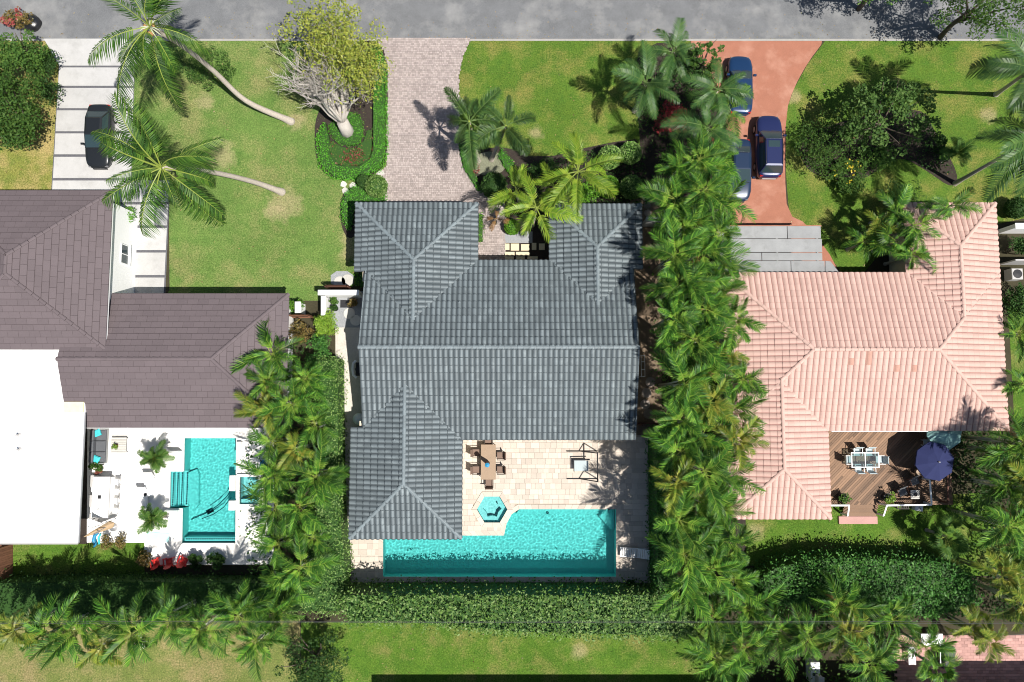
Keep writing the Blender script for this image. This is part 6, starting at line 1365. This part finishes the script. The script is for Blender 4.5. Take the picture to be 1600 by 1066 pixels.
# tan shade umbrella leaning, folded
x, y = G(162, 826, 1.6); t = thing('folded_umbrella', 'tan folded umbrella leaning out from its pole by the deck corner', 'umbrella', (x, y, .03)); b = G3(178, 826, 1.0)
m = MB(); m.tube([(-.2, -.2, 0), (-.2, -.2, 2.4)], .035, 8); m.build('pole', MT['metal'], t); m = MB(); m.tube([(-1.5, -.62, 1.3), (-.9, -.35, 1.45), (0, .05, 1.55), (.5, .28, 1.6), (.75, .38, 1.62)], [.02, .12, .22, .27, .03], 8); m.build('canopy', MT['tan_fabric'], t); m = MB(); m.lathe((-.2, -.2, 0), [(.3, 0), (.3, .06), (.05, .1)], 14); m.build('base', MT['metal'], t); m = MB(); m.tube([(-.2, -.2, 2.38), (.3, .15, 1.75)], .025, 6); m.build('arm', MT['metal'], t)
t = thing('shade_sail', 'pale triangular shade cloth beside the tan folded umbrella', 'shade sail', (x, y, 0)); A_ = G3(140, 811, 1.9); B_ = G3(139, 826, 1.7); C_ = G3(160, 818, 1.7); m = MB(); o_ = Vector((x, y, 0)); m.add([A_ - o_, B_ - o_, C_ - o_, A_ - o_ - Vector((0, 0, .02)), B_ - o_ - Vector((0, 0, .02)), C_ - o_ - Vector((0, 0, .02))], [(0, 1, 2), (5, 4, 3), (0, 3, 4, 1), (1, 4, 5, 2), (2, 5, 3, 0)]); m.build('cloth', MT['white_paint'], t); m = MB(); m.tube([tuple(A_ - o_ - Vector((0, 0, 1.9))), tuple(A_ - o_)], .03, 6); m.tube([tuple(B_ - o_ - Vector((0, 0, 1.7))), tuple(B_ - o_)], .03, 6); m.tube([tuple(C_ - o_ - Vector((0, 0, 1.7))), tuple(C_ - o_)], .03, 6); m.build('pole', MT['metal'], t)
x, y = G(147, 845, .4); t = thing('pool_float', 'blue coiled inflatable leaning at the deck corner', 'pool float', (x, y, .03)); m = MB(); m.tube([(.12, .5, .12), (-.08, .3, .2), (-.1, 0, .25), (.02, -.3, .2), (-.15, -.5, .12)], [.08, .12, .13, .12, .06], 10); m.build('float', MT['blue_plastic'], t, True); m = MB(); m.tube([(.26, .42, .08), (.14, .1, .1), (.2, -.3, .08)], .07, 8); m.build('handle_loop', MT['aqua_fabric'], t, True)
for i, (px, py, a) in enumerate(((242, 879, 20), (263, 878, 8), (286, 876, -22))):
    x, y = G(px, py, .4); t = thing('lounge_chair', 'red slatted lounge chair on the white deck, ' + ('half hidden by the spiky shrub', 'in the middle of the three', 'nearest the narrow pool')[i], 'chair', (x, y, .03), R(a), 'red lounge chairs'); t.scale = (.82, .82, .9)
    for k in range(5): m = MB(); m.bbox(-.26 + k * .105, -.2, .3, -.26 + k * .105 + .09, .32, .33, .006, Matrix.Rotation(R(8), 4, 'X')); m.build('seat_slat', MT['red_plastic'], t)
    W = Matrix.Translation((0, -.22, .28)) @ Matrix.Rotation(R(25), 4, 'X')
    for k in range(5): m = MB(); u = abs(k - 2); m.bbox(-.29 + k * .117, -.015, 0, -.29 + k * .117 + .1, .015, .72 - .06 * u, .006, W); m.build('back_slat', MT['red_plastic'], t)
    for s in (-1, 1): m = MB(); m.bbox(s * .36 - .065, -.36, .5, s * .36 + .065, .34, .53, .01); m.build('armrest', MT['red_plastic'], t); m = MB(); m.box(s * .34 - .02, .2, 0, s * .34 + .02, .3, .5); m.box(s * .3 - .02, -.5, 0, s * .3 + .02, -.4, .3); m.build('leg', MT['red_plastic'], t)
x, y = G(247, 839); m = MB(); m.bbox(-.8, -.32, 0, .8, .32, .05, .02); o = m.build('pool_mat', M('pale_aqua', (.45, .78, .76), .6, .1, 3, .1, 20)); o.location = (x, y, .032); o.rotation_euler = (0, 0, R(-4)); tag(o, 'pale aqua foam mat lying on the white deck below the round palm', 'mat')
x, y = G(320, 802, -.1); t = thing('pool_cleaner', 'dark pool cleaner with long hose lying in the narrow pool', 'pool cleaner', (x, y, -1.37)); m = MB(); m.bbox(-.25, -.15, 0, .25, .15, .16, .05, Matrix.Rotation(R(28), 4, 'Z')); m.build('body', MT['black'], t)
def along(pts, h): return [tuple(Vector((*G(a, b, 0), h)) - Vector((x, y, -1.37))) for a, b in pts]
m = MB(); m.tube(along([(316, 804), (305, 809), (293, 814), (290, 816)], -1.2), .03, 6); m.tube(along([(326, 799), (340, 789), (353, 776), (361, 762), (362, 750)], -.25), .035, 6); m.tube(along([(312, 812), (330, 805), (346, 794), (358, 778)], -.5), .03, 6); m.build('hose', MT['pool_tile'], t)
for px, py, nm in ((232, 757, 'nearer the white counter'), (222, 780, 'nearer the pool steps')):
    x, y = G(px, py, .3); t = thing('chaise_lounge', 'white chaise barely showing on the white deck, ' + nm, 'chaise', (x, y, .03), 0, 'white chaises'); m = MB(); m.bbox(-.35, -.85, .1, .35, .45, .26, .04); m.build('seat', MT['white_paint'], t); m = MB(); m.bbox(-.35, 0, 0, .35, .12, .62, .03, Matrix.Translation((0, .46, .2)) @ Matrix.Rotation(R(-35), 4, 'X')); m.build('backrest', MT['white_paint'], t); m = MB(); m.box(-.3, -.7, 0, .3, -.6, .1); m.box(-.3, .3, 0, .3, .4, .1); m.build('base', MT['metal'], t)
for a, b, c, d, h, nm in ((373, 690, 380, 700, .4, 'upper'), (362, 742, 371, 766, .45, 'beside the hot tub'), (361, 781, 371, 796, .45, 'below the hot tub'), (268, 704, 286, 706, .8, 'on the lawn chair side of the narrow pool'), (262, 796, 282, 799, .5, 'by the lower pool step')):
    p, q = G(a, d), G(c, b); m = MB(); m.bbox(-(q[0] - p[0]) / 2, -(q[1] - p[1]) / 2, 0, (q[0] - p[0]) / 2, (q[1] - p[1]) / 2, h, .02); o = m.build('spout_wall', MT['white_wall']); o.location = ((p[0] + q[0]) / 2, (p[1] + q[1]) / 2, .03); tag(o, 'low white block wall %s at the narrow pool edge' % nm, 'wall', 'low white pool walls')
x, y = G(413, 726, .8); t = thing('storage_tub', 'blue tub half hidden by palms beside the square hot tub', 'tub', (x, y, .03)); m = MB(); m.lathe((0, 0, 0), [(.25, 0), (.33, .7), (.35, .72), (.3, .72)], 16); m.build('tub', MT['blue_plastic'], t); m = MB(); m.lathe((0, 0, .7), [(.31, 0), (.31, .04), (.1, .08)], 14); m.build('lid', MT['blue_plastic'], t)
# ------------------------------------------------------------------ wooden deck of the pink house
DZ = .62; dk = [G(a, b, DZ) for a, b in ((1285, 668), (1483, 668), (1483, 789), (1285, 789))]; dx0, dx1 = dk[0][0], dk[1][0]; dy0, dy1 = dk[2][1], dk[0][1]
DL = Vector(((dx0 + dx1) / 2, (dy0 + dy1) / 2, 0)); t = thing('wooden_deck', 'weathered brown deck of diagonal boards behind the pink house', 'deck', DL); deck = t
cand = []; c45 = math.sqrt(.5); bw = .152
def clipq(pts):
    for ln in ((1, 0, dx1 - DL.x), (-1, 0, -(dx0 - DL.x)), (0, 1, dy1 - DL.y), (0, -1, -(dy0 - DL.y))): pts = clip(pts, ln) if pts else pts
    return pts
k = -int(9 / bw); nb = 0
while k < int(9 / bw):
    ca, cb = k * bw + .006, (k + 1) * bw - .006; s0 = -9.0 + random.uniform(0, 3)
    while s0 < 9:
        ln = random.choice((2.4, 3.6, 4.2)); q4 = [((s * c45 - c * c45), (s * c45 + c * c45), DZ) for s, c in ((s0 + .004, ca), (s0 + ln - .004, ca), (s0 + ln - .004, cb), (s0 + .004, cb))]
        P = clipq(q4)
        if len(P) > 2:
            z = random.uniform(-.003, .003); m = MB(); n_ = len(P); m.add([(p[0], p[1], DZ + z) for p in P] + [(p[0], p[1], DZ - .04) for p in P], [tuple(range(n_))] + [(i, n_ + i, n_ + (i + 1) % n_, (i + 1) % n_) for i in range(n_)]); m.build('plank', MT['deck_wood'], t)
        s0 += ln
    k += 1
m = MB(); m.box(dx0 - DL.x, dy0 - DL.y, DZ - .25, dx1 - DL.x, dy0 - DL.y + .05, DZ - .045); m.box(dx1 - DL.x - .05, dy0 + .06 - DL.y, DZ - .25, dx1 - DL.x, dy1 - DL.y, DZ - .045); m.build('fascia_board', MT['dark_wood'], t)
for i in range(5):
    for j in range(3): m = MB(); xx = dx0 - DL.x + .3 + (dx1 - dx0 - .6) * i / 4; yy = dy0 - DL.y + .3 + (dy1 - dy0 - .6) * j / 2; m.box(xx - .06, yy - .06, 0, xx + .06, yy + .06, DZ - .045); m.build('post', MT['dark_wood'], t)
# steps down to the lawn
a = G(1318, 789, .4); b = G(1371, 806, .3)
for i in range(4): m = MB(); yy = dy0 - .29 * i; m.bbox(a[0] - DL.x, yy - .29 - DL.y, DZ - .15 * (i + 1) - .04, b[0] - DL.x, yy - .005 - DL.y, DZ - .15 * (i + 1) + (.0), .01); m.build('stair_tread', MT['deck_wood'], t)
p, q = G(1311, 819, .12), G(1371, 807, .12); m = MB(); m.bbox(p[0], p[1], 0, q[0], q[1], .13, .015); o = m.build('landing_pad', MT['brick_patio']); tag(o, 'pinkish concrete pad at the foot of the deck steps', 'landing pad')
def railing(label, pts, h=.92, n=.13, mat='white_paint'):
    P = [Vector((*G(x_, y_, z_ + h), z_)) for x_, y_, z_ in pts]; c = sum((p for p in P), Vector()) / len(P); c.z = 0; t = thing('deck_railing', label, 'railing', c); bal = MB(); bal.tube([(0, 0, 0), (0, 0, h - .06)], .018, 5); bme = bal.mesh('baluster', MT['bronze'])
    for a_, b_ in zip(P, P[1:]):
        L = (b_ - a_).length; d = (b_ - a_) / L; m = MB(); up = Vector((0, 0, h)); nn = Vector((-d.y, d.x, 0)).normalized() * .055; e = [a_ - c + up, b_ - c + up]; w3 = Vector((0, 0, .05))
        m.add([e[0] - nn, e[0] + nn, e[1] + nn, e[1] - nn, e[0] - nn - w3, e[0] + nn - w3, e[1] + nn - w3, e[1] - nn - w3], [(3, 2, 1, 0), (4, 5, 6, 7), (0, 1, 5, 4), (1, 2, 6, 5), (2, 3, 7, 6), (3, 0, 4, 7)]); m.build('handrail', MT[mat], t)
        k_ = max(1, int(L / n))
        for i in range(1, k_): inst('baluster', bme, t, Matrix.Translation(a_ - c + d * L * i / k_))
    for p in P: m = MB(); q_ = p - c; m.box(q_.x - .05, q_.y - .05, q_.z - .3, q_.x + .05, q_.y + .05, q_.z + h - .052); m.build('post', MT[mat], t)
railing('white deck railing beside the pink roof, with a short return down the steps', [(1297, 790, DZ), (1327, 790, DZ), (1325, 806, .15)]); railing('long white railing along the lawn edge of the deck', [(1381, 806, .15), (1386, 790, DZ), (1456, 789, DZ)]); railing('white railing running back from the lawn edge under the navy umbrella', [(1456, 788, DZ), (1453, 750, DZ)])
railing('thin dark railing around the sunken corner of the deck', [(1482, 786, DZ), (1481, 735, DZ)], mat='dark_wood')
# glass table with six pale chairs
tx, ty = G(1352, 719, DZ + .72); tt = thing('glass_table', 'white framed glass table on the brown deck', 'table', (tx, ty, DZ)); w2, d2 = 1.95, 1.0
m = MB()
for y_ in (-d2 / 2, d2 / 2): m.box(-w2 / 2, y_ - .035, .68, w2 / 2, y_ + .035, .73)
for x_ in (-w2 / 2 + .035, 0, w2 / 2 - .035): m.box(x_ - .03, -d2 / 2 + .036, .682, x_ + .03, d2 / 2 - .036, .728)
m.build('frame', MT['white_paint'], tt)
gm = NT('table_glass'); tr_ = gm.new('ShaderNodeBsdfTransparent'); tr_.inputs[0].default_value = (.8, .9, .9, 1); mx_ = gm.new('ShaderNodeMixShader'); mx_.inputs[0].default_value = .12; gl2 = gm.new('ShaderNodeBsdfGlossy'); gl2.inputs[1].default_value = .03; gm.lk(tr_.outputs[0], mx_.inputs[1]); gm.lk(gl2.outputs[0], mx_.inputs[2]); gm.lk(mx_.outputs[0], gm.out.inputs[0]); MT['table_glass'] = gm.mat
for s in (-1, 1): m = MB(); m.box(s * (w2 / 4) - w2 / 4 + .06, -d2 / 2 + .04, .70, s * (w2 / 4) + w2 / 4 - .06, d2 / 2 - .04, .71); m.build('glass_pane', MT['table_glass'], tt)
for sx in (-1, 1):
    for sy in (-1, 1): m = MB(); m.tube([(sx * (w2 / 2 - .06), sy * (d2 / 2 - .05), 0), (sx * (w2 / 2 - .06), sy * (d2 / 2 - .05), .68)], .03, 6); m.build('leg', MT['white_paint'], tt)
g = 'pale sling chairs round the glass table'
for dx, dy, a, nm in ((-.42, .52, 180, 'house side, nearer the pink wing'), (.45, .52, 180, 'house side, nearer the umbrellas'), (-.36, -.55, 0, 'lawn side, nearer the pink wing'), (.45, -.55, 0, 'lawn side, nearer the umbrellas'), (-1.02, 0, -90, 'at the table end by the pink wing'), (1.15, 0, 90, 'at the table end facing the umbrellas')):
    chair('pale blue-grey sling chair, ' + nm, tx + dx, ty + dy, DZ, R(a), 'pale_sling', 'white_paint', g, True)
def umbrella(label, px, py, h, r, mat, pitch=.33):
    x, y = G(px, py, h); t = thing('patio_umbrella', label, 'umbrella', (x, y, 0)); m = MB(); n = 8; vs = [(0, 0, h)]; fs = []
    for ring, (f_, dz) in enumerate(((.5, .42), (1.0, 1.0))):
        for i in range(n * 2):
            a = math.pi * i / n + .2; k_ = f_ * (1 if i % 2 == 0 else .925); zz = h - r * pitch * dz - (.03 * f_ if i % 2 else 0); vs.append((r * k_ * math.cos(a), r * k_ * math.sin(a), zz))
    N2 = n * 2
    for i in range(N2): j = (i + 1) % N2; fs += [(0, 1 + i, 1 + j), (1 + i, 1 + N2 + i, 1 + N2 + j, 1 + j)]
    k0 = len(vs)
    for i in range(N2): p = vs[1 + N2 + i]; vs.append((p[0], p[1], p[2] - .12))
    for i in range(N2): j = (i + 1) % N2; fs.append((1 + N2 + i, k0 + i, k0 + j, 1 + N2 + j))
    m.add(vs, fs); m.build('canopy', MT[mat], t)
    for i in range(n): q = math.pi * 2 * i / n + .2; mm = MB(); mm.tube([(.03 * math.cos(q), .03 * math.sin(q), h - .04), (r * .5 * math.cos(q), r * .5 * math.sin(q), h - r * pitch * .42 - .02), (r * .985 * math.cos(q), r * .985 * math.sin(q), h - r * pitch - .02)], .014, 5); mm.build('rib', MT['metal'], t)
    m = MB(); m.tube([(0, 0, 0), (0, 0, h + .02)], .03, 8); m.build('pole', MT['metal'], t); m = MB(); m.lathe((0, 0, h), [(.06, 0), (.06, .05), (.02, .12)], 8); m.build('finial', MT['metal'], t); m = MB(); m.lathe((0, 0, 0), [(.35, 0), (.35, .08), (.06, .14)], 16); m.build('base', MT['bronze'], t); return t
u1 = umbrella('open navy blue umbrella over the edge of the brown deck', 1467, 722, 3.1, 1.35, 'navy'); u2 = umbrella('open pale teal umbrella tucked against the pink roof', 1482, 676, 2.75, 1.25, 'teal_fabric')
# armchairs, side table, pots on deck
g = 'dark framed armchairs on the deck'
for px, py, nm in ((1429, 752, 'nearer the navy umbrella'), (1410, 769, 'nearer the deck railing')):
    x, y = G(px, py, DZ + .5); chair('dark armchair with grey cushion on the deck, ' + nm, x, y, DZ, R(200), 'dark_cushion', 'dark_wood', g, True, True, .62)
x, y = G(1430, 773, DZ + .45); table('side_table', 'square pale side table with dark bowl between the dark armchairs', x, y, DZ, .62, .62, .45, 'stone', 'dark_wood', slats=5)
m = MB(); m.lathe((0, 0, 0), [(.05, 0), (.12, .07), (.11, .08), (.04, .03)], 14); o = m.build('bowl', MT['black']); o.location = (x, y, DZ + .452); tag(o, 'dark round bowl on the pale side table', 'bowl')
pot('black pot with bright green plant at the head of the deck steps', 1380, 776, .32, .5, 'black', 'lime_bush', DZ); pot('dark pot with green plant beside the pink roof on the deck', 1311, 776, .32, .5, 'black', 'mid_leaf', DZ); pot('tan pot under the edge of the navy umbrella', 1429, 736, .26, .4, 'tan_top', None, DZ)
x, y = G(1451, 692, DZ + .4); table('low_table', 'pale framed low table in the shade of the umbrellas', x, y, DZ, .75, .5, .42, 'pale_sling', 'white_paint', slats=4)
x, y = G(1437, 794, .5); t = thing('bucket_box', 'white square utility lid leaning by the long deck railing', 'box', (x, y, 0), R(-8)); m = MB(); m.bbox(-.28, -.22, 0, .28, .22, .45, .02); m.build('box', MT['white_paint'], t); m = MB(); m.bbox(-.05, -.012, .451, .16, .03, .47, .005, Matrix.Rotation(R(-35), 4, 'Z')); m.build('handle', MT['black'], t)
x, y = G(1404, 790, .4); t = thing('crate', 'grey wire crate hanging at the lawn side of the deck railing', 'crate', (x, y, 0)); m = MB()
for i in range(6): m.box(-.4 + .15 * i, -.14, .9, -.4 + .15 * i + .05, .14, .95)
m.box(-.42, -.16, .86, .42, -.12, 1.0); m.box(-.42, .12, .86, .42, .16, 1.0); m.build('grid', MT['bronze'], t); m = MB(); m.box(-.42, -.115, .3, -.38, .115, .86); m.box(.38, -.115, .3, .42, .115, .86); m.box(-.42, -.1, 0, -.38, .1, .3); m.box(.38, -.1, 0, .42, .1, .3); m.build('frame', MT['bronze'], t)
# ------------------------------------------------------------------ things at the brick patio
x, y = G(1456, 1000, .7); table('white_table', 'white outdoor table under palm leaves on the brick patio', x, y, .05, 1.5, .85, .7, 'white_paint', 'white_paint')
x, y = G(1484, 1029, .9); t = thing('grill_cover', 'black covered grill on the brick patio', 'grill', (x, y, .05)); m = MB(); m.bbox(-.42, -.72, 0, .42, .72, .88, .1); m.build('cover', MT['black'], t); m = MB(); m.tube([(-.44, -.4, .6), (-.5, -.4, .62), (-.5, .4, .62), (-.44, .4, .6)], .02, 5); m.build('handle', MT['metal'], t)
x, y = G(1275, 1052, .9); t = thing('utility_box', 'white utility box with dark marks at the picture bottom', 'box', (x, y, 0)); m = MB(); m.bbox(-.32, -.7, 0, .32, .7, .85, .03); m.build('casing', MT['white_paint'], t); m = MB(); m.bbox(-.15, -.2, .851, .12, .0, .87, .005); m.tube([(-.1, .1, .87), (.05, .3, .87)], .02, 5); m.build('latch', MT['black'], t)
x, y = G(1425, 1025, .5); t = thing('bench', 'white framed bench half under the fan palm', 'bench', (x, y, .05)); m = MB(); m.box(-.25, -.6, .4, -.19, .6, .46); m.box(.19, -.6, .4, .25, .6, .46); m.build('seat_frame', MT['white_paint'], t)
for i in range(6): m = MB(); m.bbox(-.185, -.58 + .2 * i, .41, .185, -.58 + .2 * i + .16, .45, .005); m.build('slat', MT['white_paint'], t)
for a in (-.5, .5): m = MB(); m.box(-.22, a - .03, 0, .22, a + .03, .4); m.build('leg', MT['white_paint'], t)
x, y = G(219, 1003, .3); t = thing('palm_debris', 'pale pile of dry palm stalks on the dry back lawn', 'palm debris', (x, y, 0))
for i in range(9): m = MB(); a = random.uniform(0, 3.14); m.tube([(-.55 * math.cos(a), -.55 * math.sin(a), .05 + .04 * i), (0, .05, .1 + .04 * i), (.6 * math.cos(a), .6 * math.sin(a), .04 + .04 * i)], [.06, .05, .03], 5); m.build('stalk', MT['bark_grey'], t)
